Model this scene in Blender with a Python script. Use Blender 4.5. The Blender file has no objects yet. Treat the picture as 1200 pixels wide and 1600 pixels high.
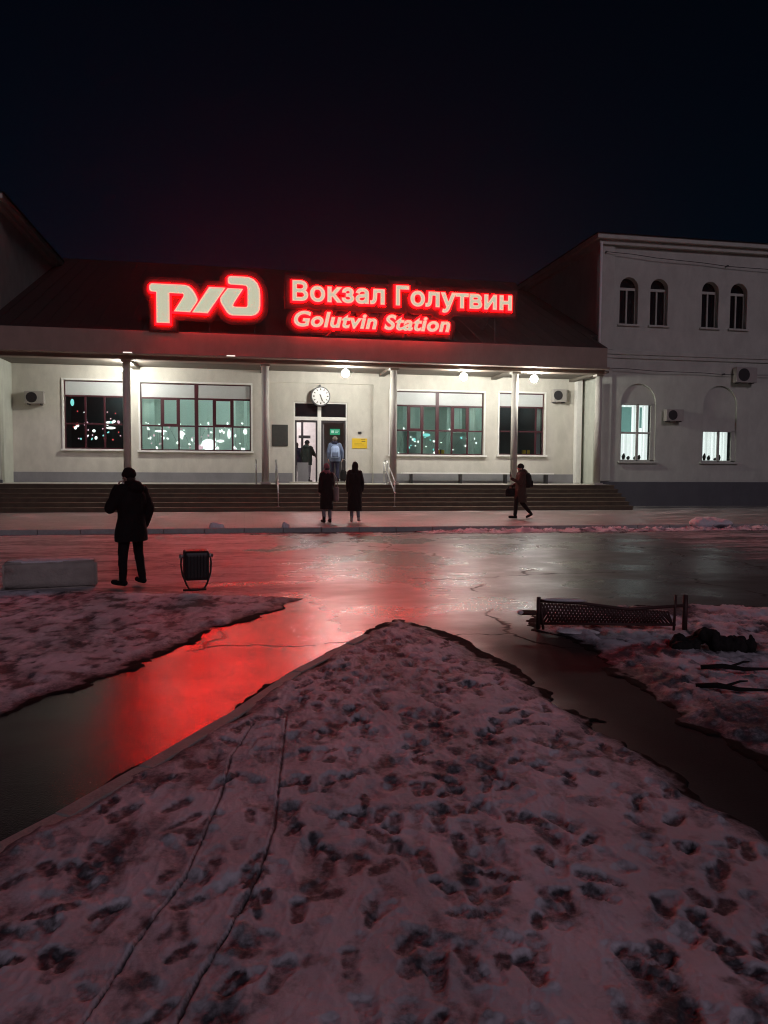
import bpy, bmesh, math, random
import numpy as np
from mathutils import Vector, Matrix
R = math.radians
scene = bpy.context.scene
col = scene.collection

# ------------------------------------------------------------------ camera
cam_d = bpy.data.cameras.new('camera')
cam_d.sensor_fit = 'AUTO'
cam_d.sensor_width = 36.0
cam_d.lens = 1180 / 1600 * 36
cam_d.clip_start = 0.05
cam_d.clip_end = 2000
cam = bpy.data.objects.new('camera', cam_d)
col.objects.link(cam)
cam.matrix_world = (Matrix.Translation((0, 0, 1.7)) @ Matrix.Rotation(R(-10.5), 4, 'Z')
                    @ Matrix.Rotation(R(90 - 3.35), 4, 'X') @ Matrix.Rotation(R(0.36), 4, 'Z'))
scene.camera = cam

# ------------------------------------------------------------------ night sky, dim street light, exposure
SUN_EL, SUN_AZ = R(30), R(170)          # azimuth clockwise from +Y
world = bpy.data.worlds.new('World')
scene.world = world
world.use_nodes = True
wn = world.node_tree.nodes
wl = world.node_tree.links
sky = wn.new('ShaderNodeTexSky')
sky.sky_type = 'NISHITA'
sky.sun_disc = False
sky.sun_elevation = SUN_EL
sky.sun_rotation = SUN_AZ
tint = wn.new('ShaderNodeMix')
tint.data_type = 'RGBA'
tint.blend_type = 'MULTIPLY'
tint.inputs[0].default_value = 1.0
tint.inputs[7].default_value = (0.10, 0.75, 1.15, 1)
wl.new(sky.outputs['Color'], tint.inputs[6])
wl.new(tint.outputs[2], wn['Background'].inputs['Color'])
wn['Background'].inputs['Strength'].default_value = 0.0009
sun_d = bpy.data.lights.new('sun', 'SUN')
sun_d.energy = 0.34
sun_d.angle = R(12)
sun_d.color = (1.0, 0.79, 0.97)
sun = bpy.data.objects.new('sun', sun_d)
col.objects.link(sun)
sd_ = Vector((math.sin(SUN_AZ) * math.cos(SUN_EL), math.cos(SUN_AZ) * math.cos(SUN_EL), math.sin(SUN_EL)))
sun.rotation_euler = sd_.to_track_quat('Z', 'Y').to_euler()
vs = scene.view_settings
vs.view_transform = 'Standard'
vs.look = 'None'
vs.gamma = 1
vs.exposure = 0
vs.use_curve_mapping = False
scene.cycles.use_denoising = True
scene.cycles.filter_width = 1.1
scene.cycles.max_bounces = 8
scene.cycles.transparent_max_bounces = 16
scene.cycles.sample_clamp_indirect = 4

# ------------------------------------------------------------------ materials
def mat(name, base, rough=0.6, metal=0.0, var=0.15, scale=6.0, bump=0.0, bscale=40.0, emit=None, estr=0.0, spec=0.5):
    m = bpy.data.materials.new(name)
    m.use_nodes = True
    nt = m.node_tree
    b = nt.nodes['Principled BSDF']
    b.inputs['Roughness'].default_value = rough
    b.inputs['Metallic'].default_value = metal
    b.inputs['Specular IOR Level'].default_value = spec
    tc = nt.nodes.new('ShaderNodeTexCoord')
    n = nt.nodes.new('ShaderNodeTexNoise')
    n.inputs['Scale'].default_value = scale
    n.inputs['Detail'].default_value = 5
    nt.links.new(tc.outputs['Object'], n.inputs['Vector'])
    mx = nt.nodes.new('ShaderNodeMix')
    mx.data_type = 'RGBA'
    mx.inputs[6].default_value = (*[c * (1 - var) for c in base], 1)
    mx.inputs[7].default_value = (*[min(1, c * (1 + var)) for c in base], 1)
    nt.links.new(n.outputs['Fac'], mx.inputs[0])
    nt.links.new(mx.outputs[2], b.inputs['Base Color'])
    if bump:
        n2 = nt.nodes.new('ShaderNodeTexNoise')
        n2.inputs['Scale'].default_value = bscale
        n2.inputs['Detail'].default_value = 4
        nt.links.new(tc.outputs['Object'], n2.inputs['Vector'])
        bp = nt.nodes.new('ShaderNodeBump')
        bp.inputs['Strength'].default_value = bump
        bp.inputs['Distance'].default_value = 0.02
        nt.links.new(n2.outputs['Fac'], bp.inputs['Height'])
        nt.links.new(bp.outputs['Normal'], b.inputs['Normal'])
    if emit:
        b.inputs['Emission Color'].default_value = (*emit, 1)
        b.inputs['Emission Strength'].default_value = estr
    return m

def plaster(name, base):
    """Painted wall: broad stains, drips and a fine rough surface."""
    m = mat(name, base, 0.75, var=0.08, scale=1.2, bump=0.25, bscale=60)
    nt = m.node_tree
    b = nt.nodes['Principled BSDF']
    old = b.inputs['Base Color'].links[0].from_socket
    tc = nt.nodes.new('ShaderNodeTexCoord')
    mp = nt.nodes.new('ShaderNodeMapping')
    mp.inputs['Scale'].default_value = (1.5, 1.5, 0.8)
    nt.links.new(tc.outputs['Object'], mp.inputs['Vector'])
    n = nt.nodes.new('ShaderNodeTexNoise')
    n.inputs['Scale'].default_value = 1.6
    n.inputs['Detail'].default_value = 8
    n.inputs['Roughness'].default_value = 0.65
    nt.links.new(mp.outputs['Vector'], n.inputs['Vector'])
    rp = nt.nodes.new('ShaderNodeMapRange')
    rp.inputs[1].default_value = 0.35
    rp.inputs[2].default_value = 0.7
    rp.inputs[3].default_value = 0.86
    rp.inputs[4].default_value = 1.05
    nt.links.new(n.outputs['Fac'], rp.inputs[0])
    mu = nt.nodes.new('ShaderNodeMix')
    mu.data_type = 'RGBA'
    mu.blend_type = 'MULTIPLY'
    mu.inputs[0].default_value = 1
    nt.links.new(old, mu.inputs[6])
    nt.links.new(rp.outputs[0], mu.inputs[7])
    nt.links.new(mu.outputs[2], b.inputs['Base Color'])
    return m

M = {}
M['wall'] = plaster('cream_plaster', (0.60, 0.575, 0.50))
M['wing'] = plaster('grey_plaster', (0.52, 0.54, 0.47))
M['plinth'] = plaster('plinth_grey', (0.24, 0.24, 0.25))
M['winplinth'] = plaster('plinth_slate', (0.095, 0.10, 0.11))
M['white'] = mat('white_trim', (0.78, 0.77, 0.72), 0.5, var=0.08)
M['whitepanel'] = mat('white_panel', (0.50, 0.53, 0.52), 0.45, var=0.06)
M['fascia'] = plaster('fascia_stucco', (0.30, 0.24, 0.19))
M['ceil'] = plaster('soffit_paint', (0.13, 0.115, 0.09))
M['column'] = plaster('column_paint', (0.55, 0.53, 0.47))
M['roof'] = mat('roof_metal', (0.018, 0.012, 0.011), 0.75, 0.0, var=0.35, scale=2.5, bump=0.15, bscale=8)
M['maroon'] = mat('maroon_frame', (0.055, 0.012, 0.018), 0.4)
M['darkmetal'] = mat('dark_metal', (0.03, 0.03, 0.032), 0.45, 0.3)
M['steel'] = mat('steel', (0.45, 0.45, 0.45), 0.32, 0.9)
M['granite'] = mat('dark_granite', (0.095, 0.072, 0.042), 0.6, var=0.65, scale=3.5, bump=0.3, bscale=90)
M['platform'] = mat('platform_tile', (0.50, 0.47, 0.40), 0.45, var=0.2, scale=5, bump=0.2)
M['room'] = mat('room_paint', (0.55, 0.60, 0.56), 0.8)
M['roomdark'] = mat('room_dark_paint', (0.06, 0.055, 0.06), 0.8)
M['black'] = mat('black_cloth', (0.007, 0.0065, 0.007), 0.85, var=0.3, scale=20, bump=0.3, bscale=120, spec=0.2)
M['darkbrown'] = mat('brown_cloth', (0.06, 0.038, 0.028), 0.85, var=0.3, scale=20, bump=0.3, bscale=120, spec=0.2)
M['jeans'] = mat('grey_jeans', (0.20, 0.20, 0.22), 0.85, var=0.25, scale=25, bump=0.3, bscale=150, spec=0.2)
M['pinkwool'] = mat('pink_wool', (0.32, 0.12, 0.14), 0.9, var=0.3, scale=40, bump=0.5, bscale=150, spec=0.2)
M['palewool'] = mat('pale_wool', (0.45, 0.36, 0.32), 0.9, var=0.25, scale=40, bump=0.5, bscale=150, spec=0.2)
M['paleblue'] = mat('pale_blue_cloth', (0.36, 0.46, 0.66), 0.7, var=0.2, scale=15, bump=0.3, bscale=100, spec=0.3)
M['greyblue'] = mat('grey_blue_cloth', (0.13, 0.17, 0.26), 0.7, var=0.2, scale=15, bump=0.3, spec=0.3)
M['navy'] = mat('navy_cloth', (0.02, 0.025, 0.05), 0.8, var=0.3, scale=20, bump=0.3, spec=0.2)
M['green'] = mat('dark_green_cloth', (0.018, 0.030, 0.026), 0.8, var=0.3, scale=20, bump=0.3, spec=0.2)
M['skin'] = mat('skin', (0.42, 0.25, 0.19), 0.55, var=0.1, scale=30)
M['hair'] = mat('dark_hair', (0.02, 0.014, 0.01), 0.6, var=0.3, scale=60, bump=0.5, bscale=200)
M['capcloth'] = mat('cap_cloth', (0.16, 0.13, 0.11), 0.85, var=0.3, scale=40, bump=0.4)
M['concrete'] = mat('pale_concrete', (0.36, 0.33, 0.29), 0.85, var=0.3, scale=7, bump=0.5, bscale=30)
M['yellow'] = mat('yellow_sign', (0.75, 0.50, 0.02), 0.5, var=0.05)
M['ink'] = mat('ink', (0.06, 0.05, 0.03), 0.6)
M['plaque'] = mat('dark_plaque', (0.045, 0.05, 0.045), 0.35, var=0.3, scale=12)
M['ac'] = mat('ac_casing', (0.35, 0.33, 0.30), 0.55)
M['clock'] = mat('clock_face', (0.70, 0.70, 0.68), 0.5, var=0.05)
M['bark'] = mat('wet_sack', (0.005, 0.004, 0.004), 0.9, var=0.4, scale=15, bump=0.6, bscale=30)
M['rust'] = mat('rusty_iron', (0.05, 0.02, 0.018), 0.6, 0.2, var=0.4, scale=20, bump=0.3)
M['kerb'] = mat('kerb_stone', (0.34, 0.35, 0.33), 0.7, var=0.35, scale=8, bump=0.4, bscale=50)

def emitter(name, color, strength):
    m = bpy.data.materials.new(name)
    m.use_nodes = True
    nt = m.node_tree
    nt.nodes.remove(nt.nodes['Principled BSDF'])
    e = nt.nodes.new('ShaderNodeEmission')
    e.inputs['Color'].default_value = (*color, 1)
    e.inputs['Strength'].default_value = strength
    nt.links.new(e.outputs[0], nt.nodes['Material Output'].inputs['Surface'])
    return m

M['letter'] = emitter('lit_letter_face', (0.56, 0.55, 0.40), 1.0)
M['halo'] = emitter('red_letter_halo', (1.0, 0.0002, 0.0004), 100.0)
M['halotext'] = emitter('red_letter_halo_dimmer', (1.0, 0.0003, 0.0006), 54.0)
M['backing'] = mat('sign_backing', (0.010, 0.008, 0.008), 0.7, var=0.3, scale=3)
M['globe'] = emitter('lit_globe', (1.0, 0.98, 0.91), 400.0)
M['spot'] = emitter('small_lamp', (1.0, 0.85, 0.75), 1.2)
M['tube'] = emitter('cool_tube', (0.84, 1.0, 0.96), 30.0)
M['tubedim'] = emitter('cool_tube_dim', (0.80, 1.0, 0.95), 22.0)
M['halllamp'] = emitter('hall_lamp', (1.0, 0.93, 0.93), 38.0)
M['exit'] = emitter('exit_green', (0.05, 0.42, 0.22), 0.7)
M['exitwhite'] = emitter('exit_white', (0.6, 0.9, 0.75), 0.7)
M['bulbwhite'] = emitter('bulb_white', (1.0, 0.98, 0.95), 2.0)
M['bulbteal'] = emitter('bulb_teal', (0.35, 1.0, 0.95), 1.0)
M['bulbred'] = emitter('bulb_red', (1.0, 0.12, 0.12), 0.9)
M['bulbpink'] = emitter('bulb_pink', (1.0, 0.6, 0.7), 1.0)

def glass_mat():
    m = bpy.data.materials.new('window_glass')
    m.use_nodes = True
    nt = m.node_tree
    nt.nodes.remove(nt.nodes['Principled BSDF'])
    t = nt.nodes.new('ShaderNodeBsdfTransparent')
    t.inputs['Color'].default_value = (0.86, 0.93, 0.91, 1)
    g = nt.nodes.new('ShaderNodeBsdfGlossy')
    g.inputs['Roughness'].default_value = 0.03
    f = nt.nodes.new('ShaderNodeFresnel')
    f.inputs['IOR'].default_value = 1.6
    mx = nt.nodes.new('ShaderNodeMixShader')
    nt.links.new(f.outputs[0], mx.inputs[0])
    nt.links.new(t.outputs[0], mx.inputs[1])
    nt.links.new(g.outputs[0], mx.inputs[2])
    nt.links.new(mx.outputs[0], nt.nodes['Material Output'].inputs['Surface'])
    return m
M['glass'] = glass_mat()
M['darkglass'] = mat('dark_glass', (0.008, 0.008, 0.010), 0.08, var=0.3)

def blind_mat(name, c, lit=0.0):
    m = bpy.data.materials.new(name)
    m.use_nodes = True
    nt = m.node_tree
    nt.nodes.remove(nt.nodes['Principled BSDF'])
    d = nt.nodes.new('ShaderNodeBsdfDiffuse')
    t = nt.nodes.new('ShaderNodeBsdfTranslucent')
    for s in (d, t):
        s.inputs['Color'].default_value = (*c, 1)
    mx = nt.nodes.new('ShaderNodeMixShader')
    mx.inputs[0].default_value = 0.65
    nt.links.new(d.outputs[0], mx.inputs[1])
    nt.links.new(t.outputs[0], mx.inputs[2])
    nt.links.new(mx.outputs[0], nt.nodes['Material Output'].inputs['Surface'])
    return m
M['blind'] = blind_mat('teal_blind', (0.68, 0.75, 0.72))
M['curtain'] = blind_mat('white_curtain', (0.8, 0.8, 0.8))

class NT:
    """Tiny helper to write node trees."""
    def __init__(self, name):
        self.m = bpy.data.materials.new(name)
        self.m.use_nodes = True
        self.t = self.m.node_tree
        self.b = self.t.nodes['Principled BSDF']
    def n(self, kind, **kw):
        x = self.t.nodes.new(kind)
        for k, v in kw.items():
            setattr(x, k, v)
        return x
    def L(self, a, b):
        self.t.links.new(a, b)
    def pos(self, sx=1, sy=1, sz=1):
        tc = self.n('ShaderNodeNewGeometry')
        mp = self.n('ShaderNodeMapping')
        mp.inputs['Scale'].default_value = (sx, sy, sz)
        self.L(tc.outputs['Position'], mp.inputs['Vector'])
        return mp.outputs['Vector']
    def noise(self, vec, scale, detail=5, rough=0.55, dist=0.0):
        x = self.n('ShaderNodeTexNoise')
        x.inputs['Scale'].default_value = scale
        x.inputs['Detail'].default_value = detail
        x.inputs['Roughness'].default_value = rough
        x.inputs['Distortion'].default_value = dist
        self.L(vec, x.inputs['Vector'])
        return x.outputs['Fac']
    def rng(self, v, a, b, c=0.0, d=1.0):
        x = self.n('ShaderNodeMapRange', interpolation_type='SMOOTHSTEP')
        self.L(v, x.inputs[0])
        for i, q in enumerate((a, b, c, d)):
            x.inputs[1 + i].default_value = q
        return x.outputs[0]
    def math(self, op, a, b):
        x = self.n('ShaderNodeMath', operation=op)
        for i, q in enumerate((a, b)):
            if isinstance(q, (int, float)):
                x.inputs[i].default_value = q
            else:
                self.L(q, x.inputs[i])
        return x.outputs[0]
    def mixc(self, f, a, b):
        x = self.n('ShaderNodeMix', data_type='RGBA')
        for i, q in ((0, f), (6, a), (7, b)):
            if isinstance(q, tuple):
                x.inputs[i].default_value = (*q, 1)
            elif isinstance(q, (int, float)):
                x.inputs[i].default_value = q
            else:
                self.L(q, x.inputs[i])
        return x.outputs[2]
    def mixf(self, f, a, b):
        x = self.n('ShaderNodeMix', data_type='FLOAT')
        for i, q in ((0, f), (2, a), (3, b)):
            if isinstance(q, (int, float)):
                x.inputs[i].default_value = q
            else:
                self.L(q, x.inputs[i])
        return x.outputs[0]
    def bump(self, h, s, d=0.01, prev=None):
        x = self.n('ShaderNodeBump')
        x.inputs['Strength'].default_value = s
        x.inputs['Distance'].default_value = d
        self.L(h, x.inputs['Height'])
        if prev is not None:
            self.L(prev, x.inputs['Normal'])
        return x.outputs['Normal']

def asphalt_mat():
    t = NT('wet_asphalt')
    p = t.pos()
    sep = t.n('ShaderNodeSeparateXYZ')
    g = t.n('ShaderNodeNewGeometry')
    t.L(g.outputs['Position'], sep.inputs[0])
    X, Y = sep.outputs['X'], sep.outputs['Y']
    streak = t.noise(t.pos(0.10, 1.1, 1), 1.6, 6, 0.62, 0.4)       # slush smeared along the direction of traffic
    blot = t.noise(p, 0.75, 7, 0.6)
    fine = t.noise(p, 7.0, 6, 0.65)
    s = t.math('ADD', t.math('MULTIPLY', streak, 0.55), t.math('MULTIPLY', blot, 0.35))
    s = t.math('ADD', s, t.math('MULTIPLY', fine, 0.26))
    # the trampled, wet middle of the square is bare; slush is left beside the kerb, to the left and to the right
    left = t.rng(X, 3.0, -1.5)
    right = t.rng(X, 6.5, 12.0, 0.0, 0.75)
    yin = t.rng(Y, 9.0, 10.6)
    kerb = t.rng(Y, 16.8, 19.3, 0.0, 0.42)
    area = t.math('MULTIPLY', t.math('MAXIMUM', left, right), yin)
    area = t.math('MAXIMUM', area, kerb)
    thr = t.math('SUBTRACT', 0.795, t.math('MULTIPLY', area, 0.40))
    film = t.rng(t.math('SUBTRACT', s, thr), -0.05, 0.10)
    crack = t.n('ShaderNodeTexVoronoi', feature='DISTANCE_TO_EDGE')
    crack.inputs['Scale'].default_value = 0.23
    wob = t.n('ShaderNodeVectorMath', operation='ADD')
    nn = t.n('ShaderNodeTexNoise')
    nn.inputs['Scale'].default_value = 1.1
    nn.inputs['Detail'].default_value = 6
    t.L(p, nn.inputs['Vector'])
    t.L(p, wob.inputs[0])
    t.L(nn.outputs['Color'], wob.inputs[1])
    t.L(wob.outputs[0], crack.inputs['Vector'])
    ck = t.math('MULTIPLY', t.rng(crack.outputs['Distance'], 0.0, 0.008, 1.0, 0.0), t.math('MULTIPLY', t.rng(t.noise(p, 0.9, 3), 0.42, 0.58), t.rng(Y, 5.2, 6.6)))
    agg = t.noise(p, 90, 3, 0.6)
    base = t.mixc(agg, (0.016, 0.015, 0.016), (0.045, 0.042, 0.042))
    base = t.mixc(ck, base, (0.006, 0.006, 0.006))
    dirt = t.rng(t.math('ADD', t.math('MULTIPLY', t.noise(t.pos(0.28, 0.95, 1), 1.9, 7, 0.68, 0.9), 0.7), t.math('MULTIPLY', t.noise(p, 5.0, 6, 0.7), 0.35)), 0.42, 0.62)
    base = t.mixc(t.math('MULTIPLY', film, 0.85), base, t.mixc(dirt, (0.07, 0.062, 0.065), (0.50, 0.47, 0.49)))
    t.L(base, t.b.inputs['Base Color'])
    pud = t.rng(t.noise(p, 0.55, 4, 0.5), 0.42, 0.62)
    rough = t.mixf(pud, 0.10, 0.25)
    rough = t.math('ADD', rough, t.math('MULTIPLY', t.math('SUBTRACT', t.noise(t.pos(0.6, 1.5, 1), 2.2, 7, 0.68), 0.5), 0.22))
    rough = t.math('MAXIMUM', rough, 0.06)
    rough = t.math('ADD', rough, t.math('MULTIPLY', t.rng(X, 0.2, 1.2), 0.15))     # grit trodden over the middle and the right-hand path
    rough = t.math('ADD', rough, t.math('MULTIPLY', t.math('MULTIPLY', t.rng(X, 1.9, 2.6), t.rng(Y, 8.4, 6.4)), 0.30))
    rough = t.mixf(film, rough, 0.62)
    rough = t.math('ADD', rough, t.math('MULTIPLY', ck, 0.3))
    t.L(rough, t.b.inputs['Roughness'])
    glaze = t.rng(t.math('ADD', X, t.math('MULTIPLY', t.noise(p, 1.2, 4), 1.2)), 2.6, 1.2)      # ice glaze on the left-hand path
    ior = t.mixf(glaze, 1.36, 1.95)
    grit = t.math('MULTIPLY', t.rng(X, 1.9, 2.6), t.rng(Y, 8.4, 6.4))
    ior = t.mixf(grit, ior, 1.12)
    t.L(ior, t.b.inputs['IOR'])
    nrm = t.bump(t.noise(p, 3.0, 4, 0.55), 0.14, 0.02)
    nrm = t.bump(agg, 0.42, 0.005, nrm)
    nrm = t.bump(film, 0.5, 0.012, nrm)
    nrm = t.bump(ck, 0.5, -0.01, nrm)
    t.L(nrm, t.b.inputs['Normal'])
    return t.m
M['asphalt'] = asphalt_mat()

def snow_mat(name='trodden_snow', clean=(0.80, 0.76, 0.82), dirty=(0.060, 0.058, 0.068)):
    t = NT(name)
    p = t.pos()
    a = t.n('ShaderNodeAttribute', attribute_name='slush')
    n = t.noise(p, 38, 8, 0.72)
    f = t.math('ADD', a.outputs['Fac'], t.math('MULTIPLY', t.math('SUBTRACT', n, 0.5), 0.95))
    f = t.rng(f, 0.10, 1.05)
    big = t.noise(p, 1.3, 5, 0.55)
    cl = t.mixc(t.rng(big, 0.35, 0.68), tuple(c * 0.72 for c in clean), clean)
    soil = t.rng(a.outputs['Fac'], 1.02, 1.22)           # bare black soil where the snow has melted back from its edge
    t.L(t.mixc(soil, t.mixc(f, cl, dirty), (0.012, 0.010, 0.010)), t.b.inputs['Base Color'])
    t.L(t.mixf(soil, t.mixf(f, 0.75, 0.68), 0.95), t.b.inputs['Roughness'])
    t.L(t.mixf(soil, t.mixf(f, 0.5, 0.3), 0.08), t.b.inputs['Specular IOR Level'])
    nrm = t.bump(t.noise(p, 55, 6, 0.7), 0.55, 0.012)
    nrm = t.bump(t.noise(p, 260, 3, 0.6), 0.4, 0.003, nrm)
    t.L(nrm, t.b.inputs['Normal'])
    return t.m
M['snow'] = snow_mat()

def pavement_mat():
    t = NT('wet_pavement')
    p = t.pos()
    br = t.n('ShaderNodeTexBrick')
    br.inputs['Scale'].default_value = 1.0
    br.inputs['Brick Width'].default_value = 0.5
    br.inputs['Row Height'].default_value = 0.5
    br.inputs['Mortar Size'].default_value = 0.008
    br.inputs['Color1'].default_value = (0.17, 0.165, 0.15, 1)
    br.inputs['Color2'].default_value = (0.23, 0.22, 0.20, 1)
    br.inputs['Mortar'].default_value = (0.05, 0.05, 0.05, 1)
    t.L(p, br.inputs['Vector'])
    n = t.noise(t.pos(0.5, 1.4, 1), 1.4, 7, 0.62)
    f = t.rng(n, 0.46, 0.64)
    c = t.mixc(t.math('MULTIPLY', f, 0.75), br.outputs['Color'], (0.48, 0.47, 0.46))
    t.L(c, t.b.inputs['Base Color'])
    t.L(t.mixf(f, 0.35, 0.7), t.b.inputs['Roughness'])
    t.L(t.bump(t.noise(p, 30, 5, 0.65), 0.4, 0.01), t.b.inputs['Normal'])
    return t.m
M['pavement'] = pavement_mat()

# ------------------------------------------------------------------ mesh helpers
class MB:
    def __init__(self):
        self.v = []
        self.f = []
    def add(self, vs, fs):
        o = len(self.v)
        self.v += [tuple(p) for p in vs]
        self.f += [tuple(i + o for i in f) for f in fs]
        return self
    def box(self, x0, x1, y0, y1, z0, z1):
        return self.add([(x0, y0, z0), (x1, y0, z0), (x1, y1, z0), (x0, y1, z0), (x0, y0, z1), (x1, y0, z1), (x1, y1, z1), (x0, y1, z1)],
                        [(0, 3, 2, 1), (4, 5, 6, 7), (0, 1, 5, 4), (1, 2, 6, 5), (2, 3, 7, 6), (3, 0, 4, 7)])
    def inbox(self, x0, x1, y0, y1, z0, z1):
        """A room: five faces seen from inside, open towards -Y."""
        return self.add([(x0, y0, z0), (x1, y0, z0), (x1, y1, z0), (x0, y1, z0), (x0, y0, z1), (x1, y0, z1), (x1, y1, z1), (x0, y1, z1)],
                        [(0, 1, 2, 3), (4, 7, 6, 5), (1, 5, 6, 2), (2, 6, 7, 3), (3, 7, 4, 0)])
    def tube(self, path, rad, n=10, cap=True):
        """A tube along a polyline; rad is one number or one per point."""
        pts = [Vector(p) for p in path]
        if isinstance(rad, (int, float)):
            rad = [rad] * len(pts)
        rings = []
        up = None
        for i, p in enumerate(pts):
            a = pts[max(0, i - 1)]
            b = pts[min(len(pts) - 1, i + 1)]
            d = (b - a).normalized()
            if up is None:
                up = d.orthogonal().normalized()
            u = (up - d * up.dot(d))
            u = u.normalized() if u.length > 1e-6 else d.orthogonal().normalized()
            up = u
            w = d.cross(u)
            rings.append([p + (u * math.cos(2 * math.pi * k / n) + w * math.sin(2 * math.pi * k / n)) * rad[i] for k in range(n)])
        return self.loft(rings, cap)
    def loft(self, rings, cap=True):
        n = len(rings[0])
        vs = [p for r in rings for p in r]
        fs = []
        for i in range(len(rings) - 1):
            for k in range(n):
                k2 = (k + 1) % n
                fs.append((i * n + k, i * n + k2, (i + 1) * n + k2, (i + 1) * n + k))
        if cap:
            fs.append(tuple(reversed(range(n))))
            fs.append(tuple((len(rings) - 1) * n + k for k in range(n)))
        return self.add(vs, fs)
    def ell(self, c, r, nu=14, nv=9, rot=None):
        """Ellipsoid."""
        vs, fs = [], []
        c = Vector(c)
        def P(q):
            q = Vector((q[0] * r[0], q[1] * r[1], q[2] * r[2]))
            if rot is not None:
                q = rot @ q
            return c + q
        vs.append(P((0, 0, -1)))
        for i in range(1, nv):
            a = -math.pi / 2 + math.pi * i / nv
            for k in range(nu):
                b = 2 * math.pi * k / nu
                vs.append(P((math.cos(a) * math.cos(b), math.cos(a) * math.sin(b), math.sin(a))))
        vs.append(P((0, 0, 1)))
        for k in range(nu):
            fs.append((0, 1 + (k + 1) % nu, 1 + k))
        for i in range(nv - 2):
            for k in range(nu):
                a, b = 1 + i * nu + k, 1 + i * nu + (k + 1) % nu
                fs.append((a, b, b + nu, a + nu))
        t = len(vs) - 1
        o = 1 + (nv - 2) * nu
        for k in range(nu):
            fs.append((o + k, o + (k + 1) % nu, t))
        return self.add(vs, fs)
    def rings(self, lst, n=22, cap=True):
        """Closed loft of ellipses: (z, cx, cy, rx, ry)."""
        return self.loft([[(cx + rx * math.cos(2 * math.pi * k / n), cy + ry * math.sin(2 * math.pi * k / n), z) for k in range(n)] for z, cx, cy, rx, ry in lst], cap)
    def cap(self, p0, p1, r0, r1, n=12):
        """A tapered limb piece with round ends."""
        self.tube([p0, p1], [r0, r1], n)
        self.ell(p0, (r0,) * 3, n, 8)
        self.ell(p1, (r1,) * 3, n, 8)
        return self
    def mesh(self, name):
        me = bpy.data.meshes.new(name)
        me.from_pydata(self.v, [], self.f)
        me.update()
        return me
    def build(self, name, m, parent=None, smooth=False, bevel=0.0, loc=None):
        return link(name, self.mesh(name), m, parent, smooth, bevel, loc)

def link(name, me, m, parent=None, smooth=False, bevel=0.0, loc=None):
    o = bpy.data.objects.new(name, me)
    col.objects.link(o)
    if m is not None:
        me.materials.clear()
        me.materials.append(m)
    if parent is not None:
        o.parent = parent
    if smooth:
        for p in me.polygons:
            p.use_smooth = True
    if bevel:
        b = o.modifiers.new('bevel', 'BEVEL')
        b.width = bevel
        b.segments = 2
        b.limit_method = 'ANGLE'
    if loc is not None:
        o.location = loc
    return o

def thing(name, label, cat, loc=(0, 0, 0), rot=0.0, group=None):
    o = bpy.data.objects.new(name, None)
    col.objects.link(o)
    o.location = loc
    o.rotation_euler = (0, 0, rot)
    o.empty_display_size = 0.2
    tag(o, label, cat, group)
    return o

def tag(o, label=None, cat=None, group=None, kind=None):
    for k, v in (('label', label), ('category', cat), ('group', group), ('kind', kind)):
        if v:
            o[k] = v
    return o

def struct(o):
    o['kind'] = 'structure'
    return o

def copy_tree(o, parent=None):
    c = o.copy()
    col.objects.link(c)
    c.parent = parent
    for ch in list(o.children):
        copy_tree(ch, c)
    return c

def eval_mesh(o):
    bpy.context.view_layer.update()
    dg = bpy.context.evaluated_depsgraph_get()
    return bpy.data.meshes.new_from_object(o.evaluated_get(dg))

def fuse(mb, voxel, smooth=4, wrinkle=0.0, wscale=9.0, seed=0):
    """Fuse overlapping closed pieces into one continuous surface."""
    me = mb.mesh('tmp')
    o = bpy.data.objects.new('tmp', me)
    col.objects.link(o)
    r = o.modifiers.new('r', 'REMESH')
    r.mode = 'VOXEL'
    r.voxel_size = voxel
    if smooth:
        s = o.modifiers.new('s', 'SMOOTH')
        s.factor = 0.5
        s.iterations = smooth
    out = eval_mesh(o)
    bpy.data.objects.remove(o)
    bpy.data.meshes.remove(me)
    n = len(out.vertices)
    if wrinkle and n:
        co = np.empty(n * 3)
        no = np.empty(n * 3)
        out.vertices.foreach_get('co', co)
        out.vertices.foreach_get('normal', no)
        co = co.reshape(-1, 3)
        no = no.reshape(-1, 3)
        h = fbm(co[:, 0] * wscale + seed, co[:, 2] * wscale * 0.55 + co[:, 1] * wscale * 0.8, 3, seed) - 0.5
        co += no * (h * 2 * wrinkle)[:, None]
        out.vertices.foreach_set('co', co.ravel())
        out.update()
    for p in out.polygons:
        p.use_smooth = True
    return out

def curve_plate(loops, thick, bevel=0.0):
    """Flat plate in the XZ plane, thickness along Y (centred), holes by even-odd loops."""
    c = bpy.data.curves.new('tmp', 'CURVE')
    c.dimensions = '2D'
    c.fill_mode = 'BOTH'
    c.extrude = thick / 2
    c.bevel_depth = bevel
    c.bevel_resolution = 1
    for lp in loops:
        s = c.splines.new('POLY')
        s.points.add(len(lp) - 1)
        for p, (x, z) in zip(s.points, lp):
            p.co = (x, z, 0, 1)
        s.use_cyclic_u = True
    o = bpy.data.objects.new('tmp', c)
    col.objects.link(o)
    me = eval_mesh(o)
    bpy.data.objects.remove(o)
    me.transform(Matrix.Rotation(R(90), 4, 'X'))
    return me

def rect(x0, x1, z0, z1):
    return [(x0, z0), (x1, z0), (x1, z1), (x0, z1)]

def arch(x0, x1, z0, z1, n=14):
    r = (x1 - x0) / 2
    c = (x0 + x1) / 2
    zc = z1 - r
    return [(x0, z0), (x1, z0)] + [(c + r * math.cos(math.pi * k / n), zc + r * math.sin(math.pi * k / n)) for k in range(n + 1)]

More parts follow.
